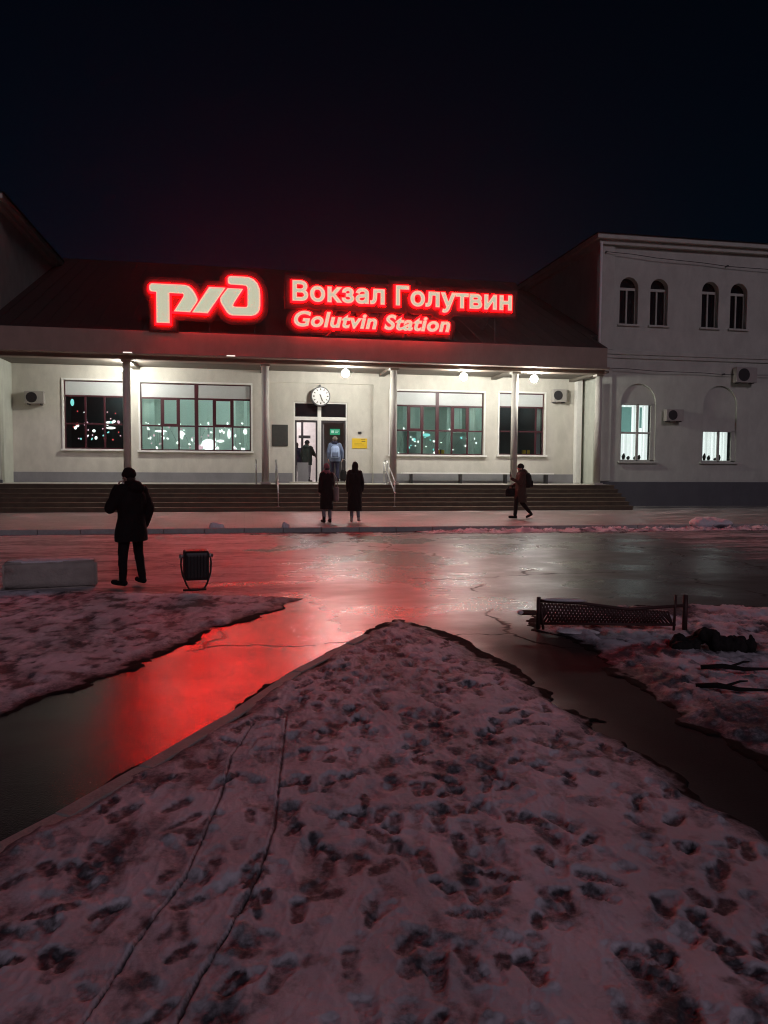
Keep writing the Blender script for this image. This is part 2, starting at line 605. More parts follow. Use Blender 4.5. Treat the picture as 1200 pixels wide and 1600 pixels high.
# value noise
def vnoise(x, y, seed=0):
    xi = np.floor(x).astype(np.int64)
    yi = np.floor(y).astype(np.int64)
    fx = x - xi
    fy = y - yi
    fx = fx * fx * (3 - 2 * fx)
    fy = fy * fy * (3 - 2 * fy)
    def h(a, b):
        n = (a * 374761393 + b * 668265263 + seed * 974634777) & 0x7fffffff
        n = ((n ^ (n >> 13)) * 1274126177) & 0x7fffffff
        return ((n ^ (n >> 16)) & 0xffff) / 65535.0
    return (h(xi, yi) * (1 - fx) + h(xi + 1, yi) * fx) * (1 - fy) + (h(xi, yi + 1) * (1 - fx) + h(xi + 1, yi + 1) * fx) * fy

def fbm(x, y, oct=4, seed=0):
    s = 0
    a = 0.5
    t = 0
    for i in range(oct):
        s = s + a * vnoise(x * 2 ** i + 17.3 * i, y * 2 ** i - 9.1 * i, seed + i)
        t += a
        a *= 0.5
    return s / t

def sstep(a, b, v):
    q = np.clip((v - a) / (b - a), 0, 1)
    return q * q * (3 - 2 * q)

# ------------------------------------------------------------------ ground
mb = MB()
NG = 24
xs = np.linspace(-300, 300, NG)
ys = np.linspace(-200, 400, NG)
mb.add([(x, y, 0) for y in ys for x in xs], [(j * NG + i, j * NG + i + 1, (j + 1) * NG + i + 1, (j + 1) * NG + i) for j in range(NG - 1) for i in range(NG - 1)])
struct(mb.build('station_square_ground', M['asphalt']))

KY = 19.75
sw = MB().box(-70, 80, KY + 0.16, 30.0, 0.0, 0.12)
struct(sw.build('pavement', M['pavement']))
kb = MB()
x = -70.0
while x < 80:
    kb.box(x, x + 0.985, KY, KY + 0.155, -0.02, 0.128 + 0.006 * math.sin(x * 3.1))
    x += 1.0
struct(kb.build('pavement_kerb', M['kerb'], bevel=0.012))

def seg_dist(px, py, a, b):
    ax, ay = a
    bx, by = b
    dx, dy = bx - ax, by - ay
    t = np.clip(((px - ax) * dx + (py - ay) * dy) / (dx * dx + dy * dy + 1e-12), 0, 1)
    return np.hypot(px - ax - t * dx, py - ay - t * dy), t

def poly_sd(px, py, poly):
    """Signed distance, positive inside."""
    d = np.full(px.shape, 1e9)
    inside = np.zeros(px.shape, bool)
    n = len(poly)
    for i in range(n):
        a, b = poly[i], poly[(i + 1) % n]
        d = np.minimum(d, seg_dist(px, py, a, b)[0])
        c = ((a[1] > py) != (b[1] > py)) & (px < (b[0] - a[0]) * (py - a[1]) / (b[1] - a[1] + 1e-12) + a[0])
        inside ^= c
    return np.where(inside, d, -d)

def grid_patch(name, X, Y, H, S, keep, m):
    ny, nx = X.shape
    idx = np.full(X.shape, -1)
    fk = keep[:-1, :-1] | keep[1:, :-1] | keep[:-1, 1:] | keep[1:, 1:]
    use = np.zeros(X.shape, bool)
    use[:-1, :-1] |= fk
    use[1:, :-1] |= fk
    use[:-1, 1:] |= fk
    use[1:, 1:] |= fk
    idx[use] = np.arange(use.sum())
    j, i = np.nonzero(fk)
    F = np.stack([idx[j, i], idx[j, i + 1], idx[j + 1, i + 1], idx[j + 1, i]], 1)
    V = np.stack([X[use], Y[use], H[use]], 1)
    me = bpy.data.meshes.new(name)
    me.vertices.add(len(V))
    me.vertices.foreach_set('co', V.ravel())
    me.loops.add(F.size)
    me.loops.foreach_set('vertex_index', F.ravel().astype(np.int32))
    me.polygons.add(len(F))
    me.polygons.foreach_set('loop_start', np.arange(0, F.size, 4, dtype=np.int32))
    me.polygons.foreach_set('loop_total', np.full(len(F), 4, dtype=np.int32))
    me.update(calc_edges=True)
    at = me.attributes.new('slush', 'FLOAT', 'POINT')
    at.data.foreach_set('value', S[use].astype(np.float32))
    me.polygons.foreach_set('use_smooth', np.ones(len(F), bool))
    o = bpy.data.objects.new(name, me)
    col.objects.link(o)
    me.materials.append(m)
    return o

def snow_patch(name, poly, x0, x1, y0, y1, nx, ky, seed, base=0.055, prints=0, lump=0.02, dark=0.0, tracks=(), soft=0.10, ragged=0.10, trails=(), border=0.15, fade=None):
    rng = random.Random(seed)
    ys = [y0]
    while ys[-1] < y1:
        ys.append(ys[-1] + ky * max(1.2, ys[-1]))
    xs = np.linspace(x0, x1, nx)
    X, Y = np.meshgrid(xs, np.array(ys))
    sd = poly_sd(X, Y, poly)
    sdn = sd + (fbm(X * 3.1, Y * 3.1, 5, seed) - 0.5) * ragged * 2
    bw = border * np.clip(2.6 * (fbm(X * 1.9, Y * 1.9, 4, seed + 31) - 0.22), 0.12, 1.2)
    if fade is not None:
        bw = bw * fade(X, Y)
    edge = sstep(-0.03 - bw, 0.02 - bw, sdn + (fbm(X * 14, Y * 14, 3, seed + 33) - 0.5) * 0.05)
    rise = sstep(-0.07, soft, sdn)
    H = base * (0.75 + 0.5 * fbm(X * 1.1, Y * 1.1, 3, seed + 3))
    H = H + (fbm(X * 4.2, Y * 4.2, 4, seed + 5) - 0.5) * lump * 1.6 + (fbm(X * 15, Y * 15, 4, seed + 7) - 0.5) * lump * 0.65
    S = np.clip((0.55 - fbm(X * 2.4, Y * 2.4, 5, seed + 11)) * 3.2, 0, 1) * 0.30 + np.clip((0.47 - fbm(X * 9, Y * 9, 4, seed + 17)) * 5, 0, 1) * 0.5
    S = S + dark * sstep(0.35, 0.75, fbm(X * 1.6, Y * 1.6, 4, seed + 13))
    for q_, (ca, sa_) in enumerate(((0.94, 0.34), (0.97, -0.22))):     # smeared, overlapping scuffs along the walking directions
        uu, vv = X * ca - Y * sa_, X * sa_ + Y * ca
        f_ = fbm(uu * 7.5 + 40 * q_, vv * 2.2, 5, seed + 23 + q_)
        S = S + np.clip((0.475 - f_) * 5.5, 0, 1) * 0.32
        H = H - np.clip((0.47 - f_) * 5, 0, 1) * lump * 0.45 + np.exp(-((f_ - 0.52) / 0.018) ** 2) * lump * 0.30
    # boot prints: a sole and a heel pressed in, with a pushed-up rim
    def stamp(cx, cy, ang, L, W, dep, sl):
        r = L * 2.2
        j0, j1 = np.searchsorted(Y[:, 0], [cy - r, cy + r])
        i0, i1 = np.searchsorted(xs, [cx - r, cx + r])
        if j1 - j0 < 2 or i1 - i0 < 2:
            return
        px = X[j0:j1, i0:i1] - cx
        py = Y[j0:j1, i0:i1] - cy
        u = px * math.cos(ang) + py * math.sin(ang)
        v = -px * math.sin(ang) + py * math.cos(ang)
        wv = 1 + 0.9 * (fbm(px * 22 + cx * 50, py * 22 + cy * 50, 3, seed) - 0.5)
        wu = W * (0.92 + 0.16 * np.sin(u / L * 2.4 + 0.4))
        d = np.hypot(np.maximum(np.abs(u) - L * 0.62, 0) / (L * 0.38), v / wu) * wv
        hole = sstep(1.30, 0.45, d)
        rim = np.exp(-((d - 1.28) / 0.20) ** 2)
        H[j0:j1, i0:i1] += -dep * hole + 0.25 * dep * rim * (0.4 + vnoise(px * 22 + cx * 31, py * 22, seed + 2))
        H[j0:j1, i0:i1] += 0.0022 * hole * np.sin(u * 300)
        S[j0:j1, i0:i1] = np.maximum(S[j0:j1, i0:i1], hole * sl * (0.55 + 0.9 * fbm(px * 40 + cx * 20, py * 40 + cy * 20, 3, seed + 8) - 0.15))
    for tr in trails:                      # lines of steps
        (ax, ay), (bx, by), wob_ = tr
        n = int(math.hypot(bx - ax, by - ay) / 0.36)
        ang = math.atan2(by - ay, bx - ax)
        for k in range(n):
            t = (k + rng.uniform(-0.12, 0.12)) / max(1, n)
            off = (0.085 if k % 2 else -0.085) + rng.uniform(-0.03, 0.03) + wob_ * math.sin(t * 4.0)
            stamp(ax + (bx - ax) * t - math.sin(ang) * off, ay + (by - ay) * t + math.cos(ang) * off, ang + rng.uniform(-0.25, 0.25), rng.uniform(0.085, 0.115), rng.uniform(0.032, 0.044), rng.uniform(0.005, 0.014), rng.uniform(0.3, 1.0))
    for _ in range(prints):
        cx, cy = rng.uniform(x0, x1), y0 + (y1 - y0) * rng.random()
        ang = rng.gauss(1.25, 0.55) + (math.pi if rng.random() < 0.4 else 0)
        stamp(cx, cy, ang, rng.uniform(0.05, 0.115), rng.uniform(0.028, 0.045), rng.uniform(0.002, 0.011), rng.choice((0.2, 0.4, 0.6, 0.9, 1.0)))
    for _ in range(prints // 3):           # clods kicked up
        cx, cy = rng.uniform(x0, x1), y0 + (y1 - y0) * rng.random()
        rr = rng.uniform(0.010, 0.030)
        j0, j1 = np.searchsorted(Y[:, 0], [cy - rr * 3, cy + rr * 3])
        i0, i1 = np.searchsorted(xs, [cx - rr * 3, cx + rr * 3])
        if j1 - j0 > 1 and i1 - i0 > 1:
            d = np.hypot(X[j0:j1, i0:i1] - cx, (Y[j0:j1, i0:i1] - cy) * rng.uniform(0.8, 1.6)) / rr
            H[j0:j1, i0:i1] += rr * rng.uniform(0.3, 0.7) * np.exp(-d ** 2)
    for path, w in tracks:                 # wheel tracks: narrow grooves
        d = np.full(X.shape, 1e9)
        for a, b in zip(path[:-1], path[1:]):
            d = np.minimum(d, seg_dist(X, Y, a, b)[0])
        d = d + (vnoise(X * 25, Y * 25, seed) - 0.5) * 0.006
        g = sstep(w * 1.3, w * 0.5, d)
        H -= 0.014 * g
        H += 0.004 * np.exp(-((d - w * 2) / (w * 0.8)) ** 2)
        S = np.maximum(S, g * 0.95)
    S = np.minimum(S, 0.97)
    S = np.maximum(S, 0.97 * sstep(0.22, 0.02, sdn) * (0.55 + 0.45 * fbm(X * 6, Y * 6, 3, seed)))
    S = np.maximum(S, 1.25 * sstep(0.10, -0.05, sdn + (fbm(X * 9, Y * 9, 4, seed + 35) - 0.5) * 0.16))
    Hf = np.maximum(H * rise, 0.007 + 0.008 * fbm(X * 20, Y * 20, 3, seed + 9)) * edge - 0.012 * (1 - edge)
    return grid_patch(name, X, Y, Hf, np.clip(S, 0, 1.3), sdn > -0.04 - border, M['snow'])

tri = [(1.67, 8.12), (1.02, 7.02), (0.45, 6.14), (-0.05, 5.08), (-0.51, 4.27), (-0.83, 3.73), (-1.07, 3.38), (-1.79, 2.32), (-2.4, 1.2),
       (3.0, 1.2), (2.45, 2.3), (2.35, 2.99), (2.28, 3.37), (2.24, 3.94), (2.23, 4.76), (2.13, 5.76), (1.96, 7.08)]
lp_ = [(0.72, 9.72), (0.13, 8.72), (-0.52, 7.76), (-0.98, 6.67), (-1.36, 6.05), (-1.67, 5.54), (-3.4, 3.0), (-9, 3.0), (-9, 11.2), (-3.26, 10.95), (-0.43, 10.16)]
rp_ = [(3.21, 6.35), (3.02, 5.33), (2.94, 4.37), (3.05, 3.9), (3.3, 2.6), (9, 2.6), (14, 6.2), (9.0, 7.4), (6.32, 8.18), (5.45, 8.44), (4.2, 8.5), (3.42, 8.4), (3.15, 7.6)]
trackA = [(0.05, 4.9), (-0.08, 4.33), (-0.12, 3.82), (-0.24, 3.07), (-0.36, 2.72), (-0.43, 2.46), (-0.50, 2.2), (-0.6, 1.7)]
trackB = [(0.28, 5.1), (0.22, 4.43), (0.13, 3.43), (0.05, 3.02), (-0.06, 2.67), (-0.14, 2.47), (-0.21, 2.22), (-0.4, 1.7)]
tag(snow_patch('trodden_snow', tri, -2.4, 3.0, 1.45, 8.2, 760, 0.0038, 5, base=0.042, prints=1700, lump=0.013,
               tracks=[(trackA, 0.0065), (trackB, 0.0065)],
               trails=[((0.5, 1.6), (1.0, 7.2), 0.05), ((0.75, 1.6), (1.5, 7.0), 0.04), ((0.35, 1.6), (1.65, 6.6), 0.06), ((1.2, 1.6), (1.6, 7.4), 0.05),
                       ((1.5, 1.5), (0.6, 5.9), 0.05), ((2.0, 1.8), (1.2, 6.8), 0.04), ((-0.9, 2.2), (0.9, 5.6), 0.05), ((-0.2, 1.7), (1.2, 6.5), 0.03),
                       ((1.9, 2.2), (-0.2, 4.3), 0.06), ((2.2, 3.2), (0.3, 5.2), 0.04), ((0.2, 1.6), (0.55, 5.5), 0.05), ((0.9, 1.6), (1.3, 6.9), 0.03)]),
    kind='stuff')
tag(snow_patch('thin_snow_cover', lp_, -9.0, 0.9, 3.0, 11.4, 620, 0.0045, 21, base=0.045, prints=420, lump=0.016, dark=0.35, soft=0.2, ragged=0.14, fade=lambda X, Y: sstep(0.15, -0.3, Y - (9.55 - 0.33 * X))), kind='stuff')
tag(snow_patch('melting_snow_bank', rp_, 2.7, 14.0, 2.6, 8.7, 640, 0.0045, 33, base=0.055, prints=240, lump=0.040, dark=0.75, soft=0.2, ragged=0.16), kind='stuff')
bank = [(4.6, 18.9), (30, 18.9), (30, 19.85), (4.6, 19.85)]
tag(snow_patch('ploughed_snow_ridge', bank, 3.5, 30.0, 18.6, 19.95, 900, 0.0022, 41, base=0.07, lump=0.09, dark=0.2, soft=0.5, ragged=0.34, border=0.02), kind='stuff')

# kerb stone that borders the trodden snow
def kerb_line(name, pts, w, h):
    mb = MB()
    rnd = random.Random(3)
    for a, b in zip(pts[:-1], pts[1:]):
        a, b = Vector((*a, 0)), Vector((*b, 0))
        L = (b - a).length
        d = (b - a).normalized()
        nrm = Vector((-d.y, d.x, 0))
        n = max(1, round(L / 0.8))
        for k in range(n):
            p = a + d * (L * k / n + 0.006)
            q = a + d * (L * (k + 1) / n - 0.006)
            hh = h + rnd.uniform(-0.004, 0.006)
            p, q = p + nrm * 0.045, q + nrm * 0.045
            vs_ = [p, q, q + nrm * w, p + nrm * w]
            mb.add([(*v.xy, -0.02) for v in vs_] + [(*v.xy, hh) for v in vs_], [(3, 2, 1, 0), (4, 5, 6, 7), (0, 1, 5, 4), (1, 2, 6, 5), (2, 3, 7, 6), (3, 0, 4, 7)])
    o = mb.build(name, M['kerb'], bevel=0.008)
    return struct(o)
kerb_line('path_kerb', [(1.30, 7.36), (1.06, 7.0), (0.5, 6.12), (-0.01, 5.06), (-0.47, 4.25), (-0.79, 3.71), (-1.03, 3.36), (-1.75, 2.3)][::-1], 0.10, 0.024)

# lumps of cleared snow lying on the kerb
def snow_clump(label, loc, r, h, seed):
    mb = MB()
    rnd = random.Random(seed)
    for k in range(7):
        a = rnd.uniform(0, 6.28)
        q = rnd.uniform(0, 0.8)
        s = rnd.uniform(0.35, 0.7)
        mb.ell((math.cos(a) * r * q, math.sin(a) * r * q * 0.5, h * 0.25), (r * s, r * s * 0.7, h * rnd.uniform(0.45, 0.9)))
    me = fuse(mb, max(0.02, r * 0.06), 2, wrinkle=r * 0.06, wscale=6 / r, seed=seed)
    o = link('snow_clump', me, M['clumpsnow'], None, False, 0, loc)
    return tag(o, label, 'snow clump', 'snow clumps by the kerb')
M['clumpsnow'] = mat('clump_snow', (0.7, 0.68, 0.70), 0.7, var=0.15, scale=12, bump=0.5, bscale=40)
snow_clump('small white snow clump on the kerb beyond the floodlight', (-0.72, 20.0, 0.10), 0.2, 0.16, 1)
snow_clump('little snow clump on the kerb just left of the woman in pink hat', (1.06, 19.85, 0.11), 0.10, 0.16, 2)
snow_clump('broad low heap of cleared snow at the kerb before the grey wing', (13.4, 19.9, 0.10), 0.8, 0.22, 3)

# ------------------------------------------------------------------ station building
PZ = 1.05                                  # platform level
WX0, WX1, WY = -8.8, 14.75, 31.5
steps = MB()
for k in range(6):
    z1 = 0.12 + 0.155 * (k + 1)
    y0 = 28.7 - 0.31 * (5 - k)
    last = k == 5
    steps.box(-9.35, 14.9, y0, 29.0, z1 - (0.155 if k else 0.155), z1 - 0.045)
    steps.box(-9.37, 14.92, y0 - 0.02, 29.0 if not last else 28.99, z1 - 0.045, z1)
struct(steps.build('entrance_steps', M['granite'], bevel=0.008))
struct(MB().box(-9.35, 14.85, 28.86, 31.5, 0.5, PZ + 0.006).build('porch_floor', M['platform']))

station = thing('station_building', 'long cream single-storey station with columned porch and dark sloping roof', 'building', (0, 0, 0))
BAY = (1.0, 5.35, PZ, 5.18)
DOOR = (2.03, 4.27, PZ, 4.41)
W1, W2, W3, W4 = (-6.92, -4.62, 2.37, 5.05), (-4.05, 0.28, 2.34, 5.03), (6.10, 10.20, 2.27, 4.95), (10.90, 12.97, 2.30, 4.98)
me = curve_plate([rect(WX0, WX1, PZ - 0.5, 5.638)] + [rect(*w) for w in (W1, W2, W3, W4)] + [rect(BAY[0], BAY[1], BAY[2] - 0.2, BAY[3])], 0.30)
link('wall', me, M['wall'], station, loc=(0, WY + 0.15, 0))
me = curve_plate([rect(BAY[0] - 0.1, BAY[1] + 0.1, PZ - 0.5, 5.3), rect(DOOR[0], DOOR[1], DOOR[2] - 0.2, DOOR[3])], 0.24)
link('entrance_bay', me, M['wall'], station, loc=(0, WY + 0.22, 0))
MB().box(WX0, BAY[0] - 0.02, WY - 0.035, WY - 0.002, PZ, 1.46).box(BAY[1] + 0.02, WX1, WY - 0.035, WY - 0.002, PZ, 1.46).box(BAY[0] + 0.003, DOOR[0] - 0.05, WY + 0.065, WY + 0.098, PZ, 1.46).box(DOOR[1] + 0.05, BAY[1] - 0.003, WY + 0.065, WY + 0.098, PZ, 1.46).build('plinth', M['plinth'], station, bevel=0.006)
MB().box(14.35, 14.60, WY - 0.30, WY - 0.003, PZ + 0.01, 5.63).build('pilaster', M['white'], station, bevel=0.01)
# flat porch roof: fascia, lip, beam, soffit
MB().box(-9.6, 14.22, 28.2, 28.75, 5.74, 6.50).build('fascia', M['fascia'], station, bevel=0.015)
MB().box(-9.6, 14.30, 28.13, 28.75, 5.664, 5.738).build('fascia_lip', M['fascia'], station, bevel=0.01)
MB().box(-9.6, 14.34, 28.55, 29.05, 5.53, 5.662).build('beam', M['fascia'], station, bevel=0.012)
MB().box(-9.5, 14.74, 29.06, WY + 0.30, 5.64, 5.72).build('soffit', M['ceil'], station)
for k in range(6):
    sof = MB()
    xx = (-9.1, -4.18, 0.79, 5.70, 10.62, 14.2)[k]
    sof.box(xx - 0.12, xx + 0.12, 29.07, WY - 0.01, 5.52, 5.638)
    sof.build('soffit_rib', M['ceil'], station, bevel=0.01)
# sloping roof, its lower edge cut back at both wings
prf = [(28.25, 6.505), (40.5, 12.0), (40.5, 6.505)]
rb = MB()
sl = (12.0 - 6.505) / (40.5 - 28.25)
top = [(-9.6, 28.25), (14.25, 28.25), (14.25, 30.0), (14.74, 30.0), (14.74, 40.5), (-8.79, 40.5), (-8.79, 30.0), (-9.6, 30.0)]
rb.add([(x_, y_, 6.515 + (y_ - 28.25) * sl) for x_, y_ in top] + [(x_, y_, 6.505 + (0 if y_ < 29 else -0.6)) for x_, y_ in top],
       [tuple(range(8)), tuple(reversed(range(8, 16)))] + [(i, i + 8, (i + 1) % 8 + 8, (i + 1) % 8) for i in range(8)])
roof = rb.build('roof', M['roof'], station)
seams = MB()
xx = -8.5
while xx < 14.6:
    y_a = 28.3 if xx < 14.1 else 30.1
    za, zb = 6.515 + (y_a - 28.25) * sl, 6.515 + (40.4 - 28.25) * sl
    seams.add([(xx - .012, y_a, za), (xx + .012, y_a, za), (xx + .012, 40.4, zb), (xx - .012, 40.4, zb), (xx - .012, y_a, za + .02), (xx + .012, y_a, za + .02), (xx + .012, 40.4, zb + .02), (xx - .012, 40.4, zb + .02)],
              [(0, 3, 2, 1), (4, 5, 6, 7), (0, 1, 5, 4), (1, 2, 6, 5), (2, 3, 7, 6), (3, 0, 4, 7)])
    xx += 0.55
seams.build('roof_seam', M['roof'], roof)
# columns
def column_part(x):
    mb = MB()
    mb.tube([(x, 28.86, PZ + 0.09), (x, 28.86, 5.45)], 0.135, 20)
    mb.box(x - 0.19, x + 0.19, 28.67, 29.05, PZ + 0.01, PZ + 0.09)
    mb.box(x - 0.17, x + 0.17, 28.69, 29.03, 5.45, 5.528)
    o = mb.build('column', M['column'], station)
    for p in o.data.polygons:
        p.use_smooth = len(p.vertices) == 4 and abs(p.normal.z) < 0.1 and p.area > 0.05
for x_ in (-9.02, -4.18, 0.79, 5.70, 10.62, 14.2):
    column_part(x_)

def window_part(w, cols, rows, sash=(), center=None, teal=False, parent=station, y=WY):
    """Frame (a part) > mullions, glass, sill, transom panel, blinds."""
    x0, x1, z0, z1 = w
    f = MB()
    t = 0.07                                # white plaster surround
    f.box(x0 - t, x0 - 0.003, y - 0.045, y - 0.002, z0, z1).box(x1 + 0.003, x1 + t, y - 0.045, y - 0.002, z0, z1).box(x0 - t, x1 + t, y - 0.045, y - 0.002, z1 + 0.002, z1 + t)
    fr = f.build('window', M['white'], parent, bevel=0.006)
    MB().box(x0 - 0.12, x1 + 0.12, y - 0.14, y + 0.03, z0 - 0.075, z0 - 0.002).build('sill', M['white'], fr, bevel=0.008)
    zt = z1 - 0.60
    MB().box(x0 + 0.02, x1 - 0.02, y + 0.115, y + 0.14, zt, z1 - 0.02).build('transom_panel', M['whitepanel'], fr)
    m = MB()
    yy0, yy1 = y + 0.10, y + 0.16
    m.box(x0 + .001, x0 + 0.045, yy0, yy1, z0, z1).box(x1 - 0.045, x1 - .001, yy0, yy1, z0, z1).box(x0, x1, yy0 + .001, yy1, z0 + .001, z0 + 0.05).box(x0, x1, yy0 + .001, yy1, z1 - 0.045, z1 - .001)
    n = len(cols)
    for i, cx in enumerate(cols):
        wd = 0.075 if center is not None and abs(cx - center) < 1e-6 else 0.035
        top_ = z1 if wd > 0.05 else zt
        m.box(cx - wd, cx + wd, yy0 - 0.004, yy1 - 0.002, z0, top_)
    m.box(x0, x1, yy0 - 0.002, yy1 - 0.003, zt - 0.035, zt + 0.035)
    for rz in rows:
        m.box(x0, x1, yy0 - 0.002, yy1 - 0.003, rz - 0.03, rz + 0.03)
    for a, b in sash:                        # opening casements have a heavier frame of their own
        e = 0.085
        zz0, zz1 = rows[0], zt
        m.box(a - 0.05, a + e, yy0 - 0.03, yy1 - 0.01, zz0 - 0.03, zz1).box(b - e, b + 0.05, yy0 - 0.03, yy1 - 0.01, zz0 - 0.03, zz1)
        m.box(a + e, b - e, yy0 - 0.03, yy1 - 0.01, zz0 - 0.03, zz0 + e).box(a + e, b - e, yy0 - 0.03, yy1 - 0.01, zz1 - e * 0.8, zz1)
    m.build('mullion', M['maroon'], fr, bevel=0.004)
    MB().box(x0 + 0.01, x1 - 0.01, y + 0.145, y + 0.151, z0 + 0.01, zt).build('pane', M['glass'], fr)
    return fr

def slats(name, x0, x1, y, z0, z1, parent, m, step=0.10, gaps=(), tilt=0.5, seed=1):
    rnd = random.Random(seed)
    runs, x = [[]], x0
    while x < x1 - step:
        if any(a < x + step / 2 < b for a, b in gaps):
            if runs[-1]:
                runs.append([])
        else:
            runs[-1].append(x)
        x += step
    for run in runs:
        if not run:
            continue
        mb = MB()
        for x in run:
            d = step * 0.42 * tilt * rnd.uniform(0.7, 1.3)
            zz = z0 + rnd.uniform(0, 0.02)
            mb.add([(x, y - d, zz), (x + step * 1.04, y + d, zz), (x + step * 1.04, y + d, z1), (x, y - d, z1)], [(0, 1, 2, 3)])
        mb.build(name, m, parent)

def fr6(w):
    x0, x1 = w[0], w[1]
    L = x1 - x0
    return [x0 + L * q for q in (0.19, 0.34, 0.50, 0.66, 0.83)]
c2, c3 = fr6(W2), fr6(W3)
w1 = window_part(W1, [W1[0] + 0.78, W1[0] + 1.5], [3.36])
w2 = window_part(W2, c2, [3.33], [(c2[0], c2[1]), (c2[3], c2[4])], c2[2])
w3 = window_part(W3, c3, [3.30], [(c3[0], c3[1]), (c3[3], c3[4])], c3[2])
w4 = window_part(W4, [W4[0] + 0.75, W4[0] + 1.72], [3.32])
slats('blind', W2[0] + 0.03, W2[1] - 0.05, WY + 0.42, W2[2] - 0.05, W2[3] - 0.55, w2, M['blind'], 0.115, [(-3.55, -3.25), (-0.35, 0.0)], 0.5, 3)
slats('blind', W3[0] + 0.6, W3[1] - 0.2, WY + 0.42, W3[2] - 0.05, W3[3] - 0.55, w3, M['blind'], 0.115, [(7.55, 8.6), (9.35, 9.6)], 0.5, 4)
for a, b in ((6.72, 7.28), (8.88, 9.5)):
    MB().box(a, b, WY + 0.30, WY + 0.31, 2.3, 3.24).build('roller_blind', M['blind'], w3)
MB().box(12.68, 12.9, WY + 0.25, WY + 0.26, 2.33, 4.35).build('curtain', M['curtain'], w4)

# rooms behind the windows
def room_part(name, x0, x1, z0, z1, depth, m, lamps, lm):
    r = MB().inbox(x0, x1, WY + 0.305, WY + depth, z0, z1).build(name, m, station)
    for (lx, ly, ll) in lamps:
        MB().box(lx - ll, lx + ll, ly - 0.07, ly + 0.07, z1 - 0.10, z1 - 0.04).build('tube_lamp', M[lm], r)
    return r
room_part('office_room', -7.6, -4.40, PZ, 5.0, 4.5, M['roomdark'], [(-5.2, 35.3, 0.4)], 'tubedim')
room_part('waiting_room', -4.39, 0.6, PZ, 5.0, 4.8, M['room'], [(-3.0, 33.3, 0.6), (-0.7, 33.3, 0.6), (-1.9, 35.2, 0.7)], 'tube')
room_part('ticket_room', 5.75, 10.45, PZ, 4.95, 4.8, M['room'], [(7.0, 33.6, 0.5), (9.4, 33.4, 0.6)], 'tubedim')
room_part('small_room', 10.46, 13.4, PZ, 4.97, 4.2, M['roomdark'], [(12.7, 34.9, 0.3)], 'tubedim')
hall = MB().inbox(1.2, 5.2, WY + 0.345, WY + 7.5, PZ + 0.004, 4.6).build('entrance_hall', mat('hall_paint', (0.62, 0.58, 0.57), 0.7), station)
MB().box(1.5, 3.2, 37.2, 37.4, 4.40, 4.55).build('hall_lamp', M['halllamp'], hall)
MB().box(1.4, 3.0, 34.4, 34.6, 4.45, 4.55).build('hall_lamp', M['halllamp'], hall)
MB().box(3.38, 5.15, 33.6, 33.72, PZ + 0.01, 4.55).build('hall_partition', mat('hall_partition', (0.07, 0.065, 0.065), 0.5), hall)
MB().box(2.62, 2.72, 35.4, 35.5, PZ + 0.01, 4.2).box(2.50, 3.05, 35.38, 35.5, 3.05, 3.18).build('hall_post', M['darkmetal'], hall)

# entrance door
dy = WY + 0.16
d = MB()
x0, x1, z0, z1 = DOOR
mx = 3.10
d.box(x0 + .002, x0 + 0.06, dy, dy + 0.09, z0 + .005, z1).box(x1 - 0.06, x1 - .002, dy, dy + 0.09, z0 + .005, z1).box(mx - 0.075, mx + 0.075, dy - 0.03, dy + 0.08, z0 + .008, z1)
d.box(x0, x1, dy + .002, dy + 0.085, z1 - 0.06, z1 - .002).box(x0 + 0.06, x1 - 0.06, dy - 0.02, dy + 0.085, 3.66, 3.80)
door = d.build('entrance_door', M['white'], station, bevel=0.006)
MB().box(x0 + 0.06, x1 - 0.06, dy + 0.03, dy + 0.04, 3.80, z1 - 0.06).build('transom_pane', M['darkglass'], door)
lf = MB()
for a, b in ((x0 + 0.06, mx - 0.08), (mx + 0.08, x1 - 0.06)):
    lf.box(a + .002, a + 0.07, dy + 0.035, dy + 0.075, z0 + .01, 3.655).box(b - 0.07, b - .002, dy + 0.035, dy + 0.075, z0 + .01, 3.655).box(a + .07, b - .07, dy + 0.036, dy + 0.074, 3.57, 3.655)
lf.build('door_leaf', M['darkmetal'], door, bevel=0.004)
lf = MB()
lf.box(x0 + 0.16, x0 + 0.62, dy + 0.10, dy + 0.14, z0 + 0.01, z0 + 0.85).box(mx + 0.16, mx + 0.20, dy + 0.10, dy + 0.14, z0 + 0.01, 3.5)
lf.build('door_panel', M['plinth'], door, bevel=0.004)
MB().box(1.85, 4.45, WY - 0.35, WY + 0.36, PZ + 0.007, PZ + 0.05).build('threshold', M['platform'], door, bevel=0.006)

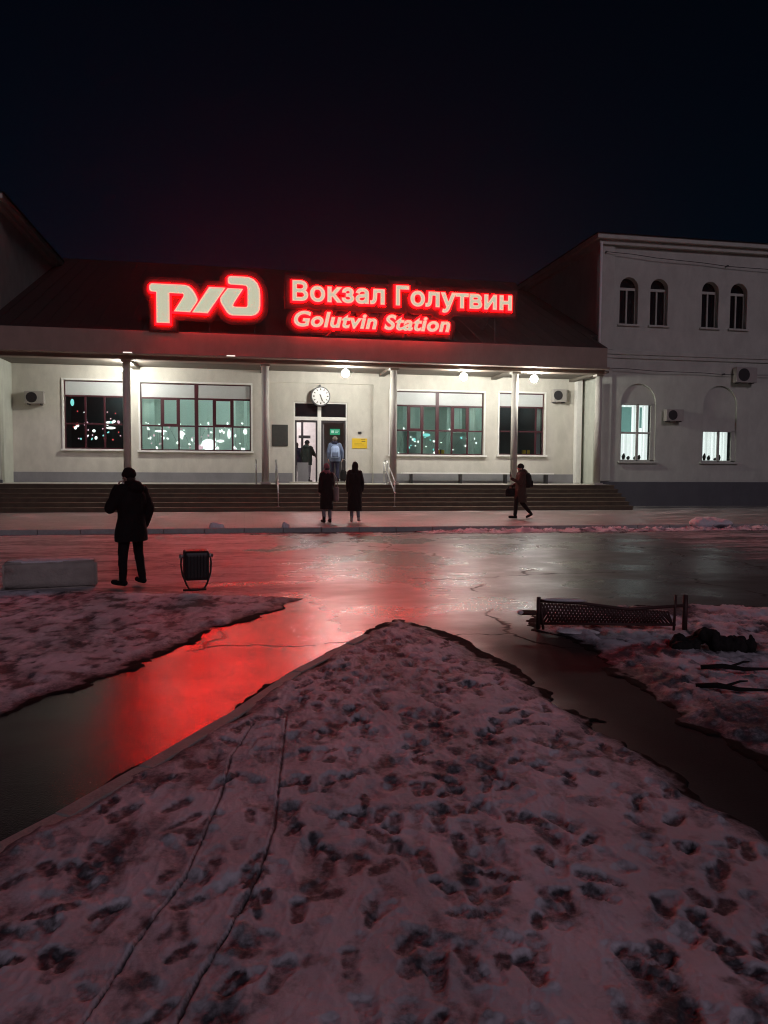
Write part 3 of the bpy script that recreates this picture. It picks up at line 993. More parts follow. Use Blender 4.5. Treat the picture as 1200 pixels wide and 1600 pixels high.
# clock over the door
ck = thing('station_clock', 'round white drum clock with dark ticks hanging above the entrance door', 'clock', (3.11, WY - 0.02, 4.62))
cm = MB()
cm.tube([(0, 0.02, 0), (0, -0.24, 0)], 0.40, 40)
cm.build('casing', M['darkmetal'], ck)
MB().tube([(0, -0.241, 0), (0, -0.252, 0)], 0.355, 40).build('dial', M['clock'], ck)
for k in range(12):
    tk = MB()
    a = 2 * math.pi * k / 12
    s_, c_ = math.sin(a), math.cos(a)
    w_ = 0.018 if k % 3 else 0.026
    def P(r, o):
        return (s_ * r + c_ * o, c_ * r - s_ * o)
    q = [P(0.25, -w_), P(0.25, w_), P(0.325, w_), P(0.325, -w_)]
    tk.add([(u, -0.256, v) for u, v in q], [(3, 2, 1, 0)])
    tk.build('tick', M['ink'], ck)
def hand(ang, r0, r1, w_, y):
    s_, c_ = math.sin(R(ang)), math.cos(R(ang))
    q = [(s_ * r + c_ * o, c_ * r - s_ * o) for r, o in ((r0, -w_), (r0, w_), (r1, w_ * .6), (r1, -w_ * .6))]
    MB().add([(u, y, v) for u, v in q] + [(u, y - 0.006, v) for u, v in q], [(0, 1, 2, 3), (7, 6, 5, 4), (0, 4, 5, 1), (1, 5, 6, 2), (2, 6, 7, 3), (3, 7, 4, 0)]).build('clock_hand', M['ink'], ck)
hand(163, -0.06, 0.20, 0.026, -0.260)
hand(156, -0.10, 0.28, 0.018, -0.270)
MB().box(-0.05, 0.05, -0.2, 0.2, -0.40, 0.40).box(-0.03, 0.03, -0.02, 0.10, 0.3, 0.5).build('bracket', M['darkmetal'], ck)

# boards on the wall
t_ = tag(MB().box(1.14, 1.79, WY + 0.055, WY + 0.097, 2.57, 3.45).build('notice_board', M['plaque'], None, bevel=0.008), 'dark square plaque on the wall left of the entrance door', 'plaque')
ys_ = thing('yellow_notice', 'bright yellow rectangular notice on the wall right of the entrance door', 'sign', (4.79, WY + 0.09, 2.72))
MB().box(-0.32, 0.32, -0.02, 0.006, -0.21, 0.21).build('board', M['yellow'], ys_, bevel=0.004)
MB().box(0.08, 0.24, -0.024, -0.021, 0.075, 0.105).box(0.05, 0.24, -0.024, -0.021, 0.165, 0.18).box(-0.22, 0.10, -0.024, -0.021, -0.02, -0.012).box(-0.22, 0.18, -0.024, -0.021, -0.07, -0.062).build('print', M['ink'], ys_)
tag(MB().box(4.72, 4.86, WY + 0.03, WY + 0.097, 3.13, 3.21).box(4.74, 4.84, WY + 0.01, WY + 0.03, 3.15, 3.19).build('door_bell', M['darkmetal'], None, bevel=0.006), 'tiny dark box on the wall above the yellow notice', 'wall box')
es = thing('exit_sign', 'green lit exit panel on dark partition inside the entrance hall', 'sign', (3.98, 33.55, 3.28))
MB().box(-0.22, 0.22, -0.03, 0.05, -0.13, 0.13).build('panel', M['exit'], es, bevel=0.006)
MB().box(-0.17, -0.05, -0.034, -0.031, -0.05, 0.06).box(0.0, 0.17, -0.034, -0.031, 0.02, 0.05).box(0.0, 0.13, -0.034, -0.031, -0.05, -0.02).build('pictogram', M['exitwhite'], es)

# ceiling lamps of the porch
def porch_lamp(x, label, y=28.84, r=0.145):
    t = thing('porch_lamp', label, 'lamp', (x, y, 5.485), 0, 'globe lamps under the porch ceiling')
    MB().tube([(0, 0, 0.042 if y < 29 else 0.15), (0, 0, -0.05)], [0.07, 0.05], 16).build('fitting', M['darkmetal'], t)
    MB().ell((0, 0, -0.05 - r), (r, r, r), 18, 12).build('globe', M['globe'], t, smooth=True)
porch_lamp(3.82, 'glowing white globe lamp on the porch ceiling, right above the entrance bay')
porch_lamp(8.49, 'glowing white globe lamp on the porch ceiling over the wide window past the yellow notice')
porch_lamp(11.41, 'smallest glowing globe lamp, at the porch end beside the air conditioner')
porch_lamp(-4.31, 'globe lamp hidden behind the second column, washing the wall white', 29.7)
# highlights on the fascia lip, built as small glowing plates
for x_, lb in ((-4.02, 'small flat lamp under the fascia edge above the second column'), (-0.45, 'small flat lamp under the fascia edge below the logo end')):
    t = thing('fascia_lamp', lb, 'lamp', (x_, 28.13, 5.70), 0, 'flat lamps under the fascia edge')
    MB().box(-0.17, 0.17, -0.05, -0.002, -0.03, 0.03).build('housing', M['ac'], t, bevel=0.006)
    MB().box(-0.15, 0.15, -0.054, -0.051, -0.02, 0.02).build('lens', M['spot'], t)  # glowing face added for the highlight, no real lamp

# air conditioners
def aircon(x, y, z, w, h, label, m=None):
    t = thing('air_conditioner', label, 'air conditioner', (x, y, z), 0, 'outdoor air conditioner boxes')
    MB().box(-w / 2, w / 2, -0.32, -0.06, 0, h).build('casing', m or M['ac'], t, bevel=0.015)
    g = MB()
    g.tube([(-w * 0.14, -0.321, h / 2), (-w * 0.14, -0.327, h / 2)], min(w * 0.33, h * 0.42), 24)
    gr = g.build('fan_grille', M['darkmetal'], t)
    for s_ in (-1, 1):
        b_ = MB()
        b_.box(s_ * w * 0.33 - 0.02, s_ * w * 0.33 + 0.02, -0.34, 0.0, -0.04, -0.002).box(s_ * w * 0.33 - 0.02, s_ * w * 0.33 + 0.02, -0.045, -0.002, -0.04, h + 0.02)
        b_.build('bracket', M['darkmetal'], t)
    return t
aircon(-7.92, WY, 4.08, 0.70, 0.48, 'air conditioner on the cream wall left of the darkest porch window')
aircon(13.55, WY, 4.62, 0.62, 0.55, 'air conditioner under the porch ceiling near its last column')
aircon(18.15, 30.0, 3.78, 0.80, 0.50, 'air conditioner on the grey wing between its two lit windows')
aircon(21.5, 30.0, 5.5, 1.0, 0.66, 'larger dark air conditioner high on the grey wing above its half-lit window')

# long bench by the wall
bn = thing('porch_bench', 'long low plank bench along the wall under the windows', 'bench', (9.8, WY - 0.45, PZ + 0.006))
MB().box(-3.3, 3.4, -0.20, 0.20, 0.40, 0.455).build('seat', M['white'], bn, bevel=0.01)
for x_ in (-2.9, -0.75, 1.25, 3.1):
    MB().box(x_ - 0.04, x_ + 0.04, -0.16, 0.16, 0, 0.398).build('leg', M['darkmetal'], bn, bevel=0.005)

# handrails of the steps
def handrail(x, label, y0=29.15, y1=27.25, slope=True):
    t = thing('handrail', label, 'handrail', (x, 0, 0), 0, 'steel handrails flanking the entrance steps')
    za, zb = PZ + 0.95, 0.12 + 0.155 + 0.85
    for dx, k in ((0, 1.0), (0, 0.55)):
        base_a, base_b = PZ, 0.275
        h = 0.92 * k
        path = [(0, y0 + 0.35, base_a + h), (0, y0 - 0.35, base_a + h)]
        if slope:
            path += [(0, y1, base_b + h), (0, y1 - 0.12, base_b + h - 0.01)]
        MB().tube(path, 0.024, 10).build('rail', M['steel'], t, smooth=True)
    posts = [(y0 + 0.3, PZ), (y0 - 0.32, PZ)] + ([(y1 + 0.03, 0.275)] if slope else [])
    for y_, zf in posts:
        MB().tube([(0, y_, zf - 0.005), (0, y_, zf + 0.92)], 0.022, 10).tube([(0, y_, zf - 0.004), (0, y_, zf + 0.012)], 0.06, 12).build('post', M['steel'], t, smooth=True)
handrail(1.20, 'steel handrail down the steps left of the two women, right of the column')
handrail(5.45, 'steel handrail down the steps beside the column near the yellow notice')
handrail(0.45, 'short steel rail on the porch floor just left of the column by the door', slope=False)

# ------------------------------------------------------------------ rooftop letter sign
sg = thing('rooftop_letter_sign', 'cream lit letters and logo haloed in red above the porch', 'illuminated sign', (0, 0, 0))
SY = 27.95
LP_ = [[(-3.23, 7.93), (-3.22, 8.02), (-3.19, 8.06), (-3.15, 8.08), (-2.03, 8.08), (-1.89, 8.045), (-1.77, 7.94), (-1.67, 7.79), (-1.61, 7.65), (-1.60, 7.59), (-1.63, 7.52), (-1.86, 7.17), (-2.38, 7.18), (-2.075, 7.67), (-2.06, 7.73), (-2.07, 7.78), (-2.12, 7.81), (-2.57, 7.81), (-2.57, 6.76), (-2.99, 6.76), (-2.99, 7.80), (-3.03, 7.83), (-3.19, 7.84), (-3.22, 7.87)],
       [(-1.19, 8.05), (-0.65, 8.05), (-1.25, 7.16), (-1.76, 7.17)],
       [(-0.53, 8.27), (-0.53, 8.40), (-0.50, 8.45), (-0.43, 8.47), (0.04, 8.47), (0.20, 8.46), (0.36, 8.40), (0.49, 8.27), (0.57, 8.08), (0.59, 7.86), (0.59, 7.49), (0.57, 7.36), (0.52, 7.25), (0.42, 7.17), (0.27, 7.13), (-0.40, 7.12), (-0.50, 7.15), (-0.58, 7.22), (-0.76, 7.50), (-0.80, 7.60), (-0.80, 7.68), (-0.76, 7.76), (-0.55, 8.04), (-0.03, 8.04), (-0.35, 7.53), (-0.37, 7.46), (-0.35, 7.42), (-0.30, 7.40), (0.06, 7.40), (0.13, 7.42), (0.16, 7.49), (0.16, 8.05), (0.14, 8.14), (0.09, 8.19), (0.01, 8.20), (-0.45, 8.21), (-0.51, 8.23)]]

def text_plate(body, x0, x1, z0, z1, thick, bold, shear=0.0, extra=0.0, space=1.0):
    """Lettering fitted so its capitals stand between z0 and z1 and it spans x0..x1."""
    def make(b, off):
        c = bpy.data.curves.new('tmp', 'FONT')
        c.body = b
        c.shear = shear
        c.extrude = 0.02
        c.bevel_depth = off
        c.bevel_resolution = 1
        c.resolution_u = 5
        c.space_character = space
        o = bpy.data.objects.new('tmp', c)
        col.objects.link(o)
        me = eval_mesh(o)
        bpy.data.objects.remove(o)
        return me
    ref = make(body, bold)
    xs = [v.co.x for v in ref.vertices]
    a, b = min(xs), max(xs)
    cap = make(body[0], bold)
    zs = [v.co.y for v in cap.vertices]
    ca, cb = min(zs), max(zs)
    sx, sz = (x1 - x0) / (b - a), (z1 - z0) / (cb - ca)
    me = make(body, bold + extra / ((sx + sz) / 2)) if extra else ref
    if body[-1] == 'н':                       # its three overlapping strokes do not fill cleanly: draw it as one outline
        off = bold + (extra / ((sx + sz) / 2) if extra else 0)
        me = make(body[:-1], off)
        q = b - bold - 0.509
        en = [(0.075, 0), (0.163, 0), (0.163, 0.238), (0.421, 0.238), (0.421, 0), (0.509, 0), (0.509, 0.542), (0.421, 0.542), (0.421, 0.319), (0.163, 0.319), (0.163, 0.542), (0.075, 0.542)]
        e = curve_plate([[(x + q, z) for x, z in en]], 0.04, off)
        e.transform(Matrix.Rotation(R(-90), 4, 'X'))
        bm = bmesh.new()
        bm.from_mesh(me)
        bm.from_mesh(e)
        bm.to_mesh(me)
        bm.free()
    zmax = max(abs(v.co.z) for v in me.vertices)
    for v in me.vertices:
        x, y, z = v.co
        zz = z0 + (y - ca) * sz
        if extra > 0.2:                       # cut off the mitre spikes of sharp corners
            zz = min(z1 + 0.30, max(zz, z0 - (0.28 if shear else 0.45)))
        v.co = (x0 + (x - a) * sx, -z * thick / (2 * zmax), zz)
    me.update()
    return me
def flat(me, t):
    ym = max(abs(v.co.y) for v in me.vertices)
    for v in me.vertices:
        v.co.y *= t / 2 / ym
    return me
for nm, me, halo, bk in (
    ('logo', curve_plate(LP_, 0.07, 0.01), flat(curve_plate(LP_, 0.02, 0.08), 0.05), flat(curve_plate(LP_, 0.02, 0.30), 0.03)),
    ('station_name_lettering', text_plate('Вокзал Голутвин', 1.75, 10.09, 7.73, 8.46, 0.07, 0.034, space=1.06), text_plate('Вокзал Голутвин', 1.75, 10.09, 7.73, 8.46, 0.03, 0.034, extra=0.055, space=1.06), text_plate('Вокзал Голутвин', 1.75, 10.09, 7.73, 8.46, 0.03, 0.034, extra=0.28, space=1.06)),
    ('english_name_lettering', text_plate('Golutvin Station', 1.80, 7.66, 6.81, 7.38, 0.07, 0.034, 0.2, space=1.06), text_plate('Golutvin Station', 1.80, 7.66, 6.81, 7.38, 0.03, 0.034, 0.2, extra=0.055, space=1.06), text_plate('Golutvin Station', 1.80, 7.66, 6.81, 7.38, 0.03, 0.034, 0.2, extra=0.26, space=1.06))):
    for q in (me, halo, bk):
        q.transform(Matrix.Translation((0, 0, 1.7)) @ Matrix.Scale(SY / 27.9, 4) @ Matrix.Translation((0, 0, -1.7)))
    o = link(nm, me, M['letter'], sg, loc=(0, SY, 0))
    link('backing_board', bk, M['backing'], o, loc=(0, 0.20 + (0.03 if nm[0] == 'e' else 0.0), 0))  # added board: catches the red glow and keeps it off the wings
    link('red_halo', halo, M['halo' if nm == 'logo' else 'halotext'], o, loc=(0, 0.13, 0))
fm = MB()
for zz in (7.0, 7.6, 8.25):
    for a, b in ((-3.2, 0.6), (1.7, 10.1 if zz > 7.5 else 7.7)):
        fm.box(a, b, SY + 0.41, SY + 0.45, zz - 0.02, zz + 0.02)
for x_ in (-2.9, -1.2, 0.4, 2.0, 4.0, 6.0, 7.6, 9.6):
    fm.box(x_ - 0.02, x_ + 0.02, SY + 0.45, SY + 0.49, 6.52, 8.4)
    fm.box(x_ - 0.02, x_ + 0.02, SY + 0.49, SY + 1.2, 6.52, 6.56)
    y_b = 28.25 + (8.0 - 6.515) / sl
    fm.tube([(x_, SY + 0.47, 8.0), (x_, 29.9, 6.515 + (29.9 - 28.25) * sl)], 0.018, 6)
fm.build('support_frame', M['darkmetal'], sg)

# ------------------------------------------------------------------ wings
def shell(mb, x0, x1, y0, y1, z0, z1):
    """Side, rear and top faces of a wing; its front is a plate of its own."""
    return mb.add([(x0, y0, z0), (x1, y0, z0), (x1, y1, z0), (x0, y1, z0), (x0, y0, z1), (x1, y0, z1), (x1, y1, z1), (x0, y1, z1)],
                  [(1, 2, 6, 5), (2, 3, 7, 6), (3, 0, 4, 7)])

def cornice(mb, x0, x1, y0, y1, z, o):
    mb.box(x0 - o, x1 + o, y0 - o, y0 + 0.001, z, z + 0.20)
    mb.box(x0 - o, x0 + 0.001, y0 + 0.002, y1 + o, z, z + 0.20)
    mb.box(x1 - 0.001, x1 + o, y0 + 0.002, y1 + o, z, z + 0.20)

def wing(name, label, x0, x1, side):
    t = thing(name, label, 'building')
    UP = [(15.62, 16.46), (17.02, 17.84), (19.44, 20.24), (20.80, 21.62), (24.1, 24.9), (25.5, 26.3)]
    LO = [(15.80, 17.42), (19.66, 21.30), (24.4, 26.0)]
    if side < 0:
        UP = [(-8.8 - (b - 14.75), -8.8 - (a - 14.75)) for a, b in UP]
        LO = [(-8.8 - (b - 14.75), -8.8 - (a - 14.75)) for a, b in LO]
    Y = 30.0
    loops = [rect(x0, x1, 0.0, 11.25)] + [arch(a, b, 7.84, 9.80) for a, b in UP] + [arch(a, b, 2.05, 5.36) for a, b in LO]
    link('front_wall', curve_plate(loops, 0.36), M['wing'], t, loc=(0, Y + 0.18, 0))
    shell(MB(), x0, x1, Y + 0.361, 38.6, 0, 11.25).build('side_wall', M['wing'], t)
    MB().box(x0 + 0.2, x1 - 0.2, Y + 1.4, Y + 1.45, 0, 11.2).build('inner_wall', M['roomdark'], t)
    tr = MB()
    cornice(tr, x0, x1, Y, 38.6, 11.252, 0.34)
    cornice(tr, x0, x1, Y, 38.6, 11.05, 0.18)
    tr.box(x0 - 0.10, x1 + 0.10, Y - 0.10, Y - 0.002, 6.55, 6.74).box(x0 - 0.06, x1 + 0.06, Y - 0.06, Y - 0.003, 6.40, 6.545)
    tr.build('cornice', M['wing'], t, bevel=0.02)
    pl = MB()
    for xa in ((x0 + 0.03) if side > 0 else (x1 - 0.58),):
        pl.box(xa, xa + 0.55, Y - 0.07, Y - 0.004, 6.75, 11.04).box(xa, xa + 0.55, Y - 0.07, Y - 0.004, 1.2, 6.39)
    pl.build('corner_pilaster', M['wing'], t, bevel=0.01)
    MB().box(x0 - 0.05, x1 + 0.05, Y - 0.09, Y - 0.008, 0.0, 1.17).build('plinth', M['winplinth'], t, bevel=0.02)
    ov = 0.42
    ax, ay = (x0 + x1) / 2, 34.3
    rr = MB().add([(x0 - ov, Y - ov, 11.455), (x1 + ov, Y - ov, 11.455), (x1 + ov, 38.6 + ov, 11.455), (x0 - ov, 38.6 + ov, 11.455), (x0 + 4, ay, 12.4), (x1 - 4, ay, 12.4)],
                  [(0, 1, 5, 4), (1, 2, 5), (2, 3, 4, 5), (3, 0, 4), (3, 2, 1, 0)])
    rr.build('roof', M['roof'], t)
    for a, b in UP:
        c = (a + b) / 2
        w = MB()
        zc = 9.80 - (b - a) / 2
        w.box(a - 0.01, b + 0.01, Y + 0.20, Y + 0.27, zc - 0.09, zc + 0.02).box(c - 0.035, c + 0.035, Y + 0.20, Y + 0.27, 7.84, zc - 0.09)
        w.box(a - 0.01, a + 0.05, Y + 0.20, Y + 0.27, 7.84, zc).box(b - 0.05, b + 0.01, Y + 0.20, Y + 0.27, 7.84, zc).box(a, b, Y + 0.20, Y + 0.27, 7.83, 7.90)
        f = w.build('arched_window', M['wing'], t, bevel=0.006)
        MB().box(a - 0.02, b + 0.02, Y + 0.28, Y + 0.29, 7.80, 9.83).build('pane', M['darkglass'], f)
        MB().box(a - 0.08, b + 0.08, Y - 0.08, Y + 0.19, 7.76, 7.836).build('sill', M['wing'], f, bevel=0.008)
    return t, LO
wr, LO = wing('station_wing', 'grey two-storey station wing with paired dark arched windows upstairs', 14.75, 34.0, 1)
wl_, LOL = wing('station_wing', 'dim two-storey station wing cut off by the photo, beyond the porch end column', -28.0, -8.8, -1)
def lower_window(t, a, b, lit):
    Y = 30.0
    c = (a + b) / 2
    zc = 5.36 - (b - a) / 2
    f = MB()
    f.box(a - 0.01, b + 0.01, Y + 0.05, Y + 0.12, zc - 0.10, zc - 0.02) if lit != 2 else f.box(a - 0.01, b + 0.01, Y + 0.05, Y + 0.12, 3.36, 3.46)
    top_ = zc - 0.06 if lit != 2 else 3.40
    f.box(c - 0.05, c + 0.05, Y + 0.05, Y + 0.12, 2.05, top_).box(a - 0.01, a + 0.06, Y + 0.05, Y + 0.12, 2.05, top_).box(b - 0.20, b + 0.01, Y + 0.05, Y + 0.12, 2.05, top_).box(a, b, Y + 0.05, Y + 0.12, 2.04, 2.11)
    if lit == 1:
        f.box(a, b, Y + 0.055, Y + 0.115, 3.22, 3.30)
    fr = f.build('tall_window', M['wing'], t, bevel=0.006)
    MB().box(a - 0.10, b + 0.10, Y - 0.10, Y + 0.04, 1.96, 2.046).build('sill', M['wing'], fr, bevel=0.008)
    # boarded arch above the panes
    MB().box(a - 0.02, b + 0.02, Y + 0.09, Y + 0.118, (zc - 0.06) if lit != 2 else 3.42, 5.42).build('blind_panel', M['wing'], fr)
    if lit:
        MB().box(a + 0.02, b - 0.02, Y + 0.125, Y + 0.131, 2.06, top_).build('pane', M['glass'], fr)
        cu = MB()
        n = 40
        zt = top_
        pts = []
        for k in range(n + 1):
            x = a + 0.03 + (b - a - 0.06) * k / n
            pts.append((x, Y + 0.55 + 0.05 * math.sin(k * 1.3) + 0.02 * math.sin(k * 3.1)))
        for (p, q) in zip(pts[:-1], pts[1:]):
            cu.add([(p[0], p[1], 2.02), (q[0], q[1], 2.02), (q[0], q[1], zt), (p[0], p[1], zt)], [(0, 1, 2, 3)])
        cu.build('curtain', M['litcurtain'], fr, smooth=True)
        if lit == 1:
            MB().box(a + 0.10, c - 0.08, Y + 0.44, Y + 0.45, 3.32, zt - 0.1).box(c + 0.30, b - 0.40, Y + 0.44, Y + 0.45, 3.5, zt - 0.1).build('teal_film', M['tealfilm'], fr)
        rnd = random.Random(7 + lit)
        it = MB()
        for k in range(5):
            xx = a + 0.2 + (b - a - 0.5) * k / 5 + rnd.uniform(-0.05, 0.05)
            hh = rnd.uniform(0.10, 0.34)
            it.rings([(2.12, xx, Y + 0.42, 0.05, 0.04), (2.12 + hh * .5, xx, Y + 0.42, 0.09, 0.05), (2.12 + hh, xx + 0.02, Y + 0.42, 0.03, 0.02)], 8)
        it.build('sill_plant', M['hair'], fr, smooth=True)
    else:
        MB().box(a - 0.02, b + 0.02, Y + 0.125, Y + 0.135, 2.0, zc).build('pane', M['darkglass'], fr)
M['litcurtain'] = mat('lit_curtain', (0.7, 0.7, 0.7), 0.9, emit=(1.0, 0.97, 0.97), estr=0.85)  # curtain glows by itself in place of a room lamp behind
M['tealfilm'] = mat('lit_teal_film', (0.3, 0.5, 0.48), 0.9, emit=(0.40, 0.72, 0.66), estr=0.35)  # film given a glow of its own too
lower_window(wr, *LO[0], 1)
lower_window(wr, *LO[1], 2)
lower_window(wr, *LO[2], 0)
for a, b in LOL:
    lower_window(wl_, a, b, 0)
# drainpipe at the inner corner of the wing
dp = MB().tube([(14.62, 29.75, 11.1), (14.62, 29.75, 6.9), (14.55, 29.9, 6.6)], 0.06, 10).tube([(14.66, 29.82, 5.3), (14.66, 29.82, 1.3), (14.6, 29.6, 1.12)], 0.06, 10)
dp.build('drainpipe', M['white'], wr, smooth=True)

for z0_, z1_, lb in ((5.95, 6.22, 'thin dark cable sagging across the grey wing below its string course'), (10.75, 10.45, 'thin cable strung under the grey wing cornice towards the photo edge')):
    t = thing('wall_cable', lb, 'cable', (0, 29.86, 0))
    MB().tube([(14.9 + 18 * k / 16, -0.02 - 0.03 * math.sin(k), z0_ + (z1_ - z0_) * k / 16 - 0.22 * math.sin(math.pi * k / 16) + 0.02 * math.sin(k * 2.1)) for k in range(17)], 0.013, 6).build('wire', M['darkmetal'], t, smooth=True)
    for k in (0, 5, 10, 15):
        MB().box(14.88 + 18 * k / 16, 14.93 + 18 * k / 16, -0.03, 0.14, z0_ + (z1_ - z0_) * k / 16 - 0.22 * math.sin(math.pi * k / 16) - 0.02, z0_ + (z1_ - z0_) * k / 16 - 0.22 * math.sin(math.pi * k / 16) + 0.03).build('clip', M['darkmetal'], t)

# ------------------------------------------------------------------ reflections of city lights, built as small glowing blobs behind the glass
def reflection_blobs(label, x0, x1, z0, z1, y, n, seed, kinds, big=()):
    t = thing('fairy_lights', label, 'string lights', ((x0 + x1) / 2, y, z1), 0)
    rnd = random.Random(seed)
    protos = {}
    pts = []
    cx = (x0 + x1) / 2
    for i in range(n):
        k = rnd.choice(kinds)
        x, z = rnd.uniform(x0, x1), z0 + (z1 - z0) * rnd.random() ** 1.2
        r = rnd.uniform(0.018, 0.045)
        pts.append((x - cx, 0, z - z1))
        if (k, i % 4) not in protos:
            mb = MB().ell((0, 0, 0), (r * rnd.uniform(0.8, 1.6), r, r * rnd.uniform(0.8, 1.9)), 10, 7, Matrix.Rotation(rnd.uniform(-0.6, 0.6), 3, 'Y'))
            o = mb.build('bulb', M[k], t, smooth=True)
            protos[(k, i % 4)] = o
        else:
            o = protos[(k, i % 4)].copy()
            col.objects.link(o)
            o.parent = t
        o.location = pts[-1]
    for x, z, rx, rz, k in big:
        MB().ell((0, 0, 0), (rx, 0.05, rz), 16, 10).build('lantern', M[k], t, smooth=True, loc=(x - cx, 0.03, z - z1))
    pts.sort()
    MB().tube([(p[0], p[1] + 0.012, p[2]) for p in pts], 0.004, 5).build('wire', M['darkmetal'], t)  # added line through the blobs, no real string of lights
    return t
reflection_blobs('scattered coloured lights glittering in the darkest window at the porch end', -6.7, -4.85, 2.75, 3.9, WY + 0.24, 34, 4, ['bulbwhite', 'bulbpink', 'bulbpink', 'bulbteal', 'bulbred'],
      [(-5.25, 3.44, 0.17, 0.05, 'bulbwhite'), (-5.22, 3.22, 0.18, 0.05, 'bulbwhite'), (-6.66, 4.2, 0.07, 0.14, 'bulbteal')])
reflection_blobs('white lights and a bright lantern glittering in the wide teal window', -3.9, 0.15, 2.42, 3.5, WY + 0.24, 66, 9, ['bulbwhite', 'bulbwhite', 'bulbwhite', 'bulbpink'],
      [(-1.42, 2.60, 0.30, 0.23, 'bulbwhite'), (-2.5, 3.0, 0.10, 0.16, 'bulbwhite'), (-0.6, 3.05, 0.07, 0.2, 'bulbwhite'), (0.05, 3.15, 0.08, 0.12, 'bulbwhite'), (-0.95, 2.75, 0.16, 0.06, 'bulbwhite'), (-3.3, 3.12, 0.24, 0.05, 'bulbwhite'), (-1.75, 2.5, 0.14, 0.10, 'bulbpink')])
reflection_blobs('small white lights in the window above the long bench', 6.4, 9.95, 2.33, 3.4, WY + 0.24, 30, 12, ['bulbwhite', 'bulbwhite', 'bulbteal'], [(7.72, 3.12, 0.18, 0.07, 'bulbteal')])
def taxi_reflection(x, z, label):  # yellow boxes added in place of taxi reflections in the panes
    t = thing('yellow_box', label, 'box', (x, WY + 0.27, z))
    MB().box(-0.17, 0.17, -0.05, 0.08, 0, 0.17).build('carton', M['yellow'], t, bevel=0.01)
    MB().box(-0.03, 0.03, -0.053, 0.083, -0.003 + 0.004, 0.173).build('tape', M['ink'], t)
taxi_reflection(12.25, W4[2] + 0.055, 'yellow box on the window ledge behind the last window of the porch')
taxi_reflection(8.35, W3[2] + 0.055, 'yellow box on the ledge of the wide window with half-drawn blinds')

# ------------------------------------------------------------------ people
def hand_mb(mb, wrist, fwd, palm, side, curl):
    """Palm, four fingers of unequal length and a thumb leaving the side of the palm."""
    w = Vector(wrist)
    f = Vector(fwd).normalized()
    pn = Vector(palm)
    pn = (pn - f * pn.dot(f)).normalized()
    a = f.cross(pn).normalized() * side          # towards the thumb
    for k, s_ in enumerate((-0.03, -0.01, 0.01, 0.03)):
        mb.cap(w + a * s_ * 0.6, w + f * 0.085 + a * s_, 0.016, 0.0125, 8)
    for k, (s_, L) in enumerate(((0.031, 0.072), (0.011, 0.082), (-0.010, 0.076), (-0.030, 0.058))):
        p = w + f * 0.085 + a * s_
        d = f
        r = 0.0095
        for j, q in enumerate((0.45, 0.32, 0.23)):
            ang = curl * (0.6 + 0.5 * j) + 0.06 * k
            d = (f * math.cos(ang) + pn * math.sin(ang)).normalized()
            e = p + d * L * q
            mb.cap(p, e, r, r * 0.9, 8)
            p, r = e, r * 0.9
    b = w + f * 0.03 + a * 0.032
    m_ = b + (f * 0.6 + a * 0.7 + pn * 0.25).normalized() * 0.038
    mb.cap(b, m_, 0.013, 0.011, 8)
    mb.cap(m_, m_ + (f * 0.9 + a * 0.15 + pn * 0.45).normalized() * 0.032, 0.011, 0.009, 8)

def lerp(a, b, t):
    return tuple(p + (q - p) * t for p, q in zip(a, b))

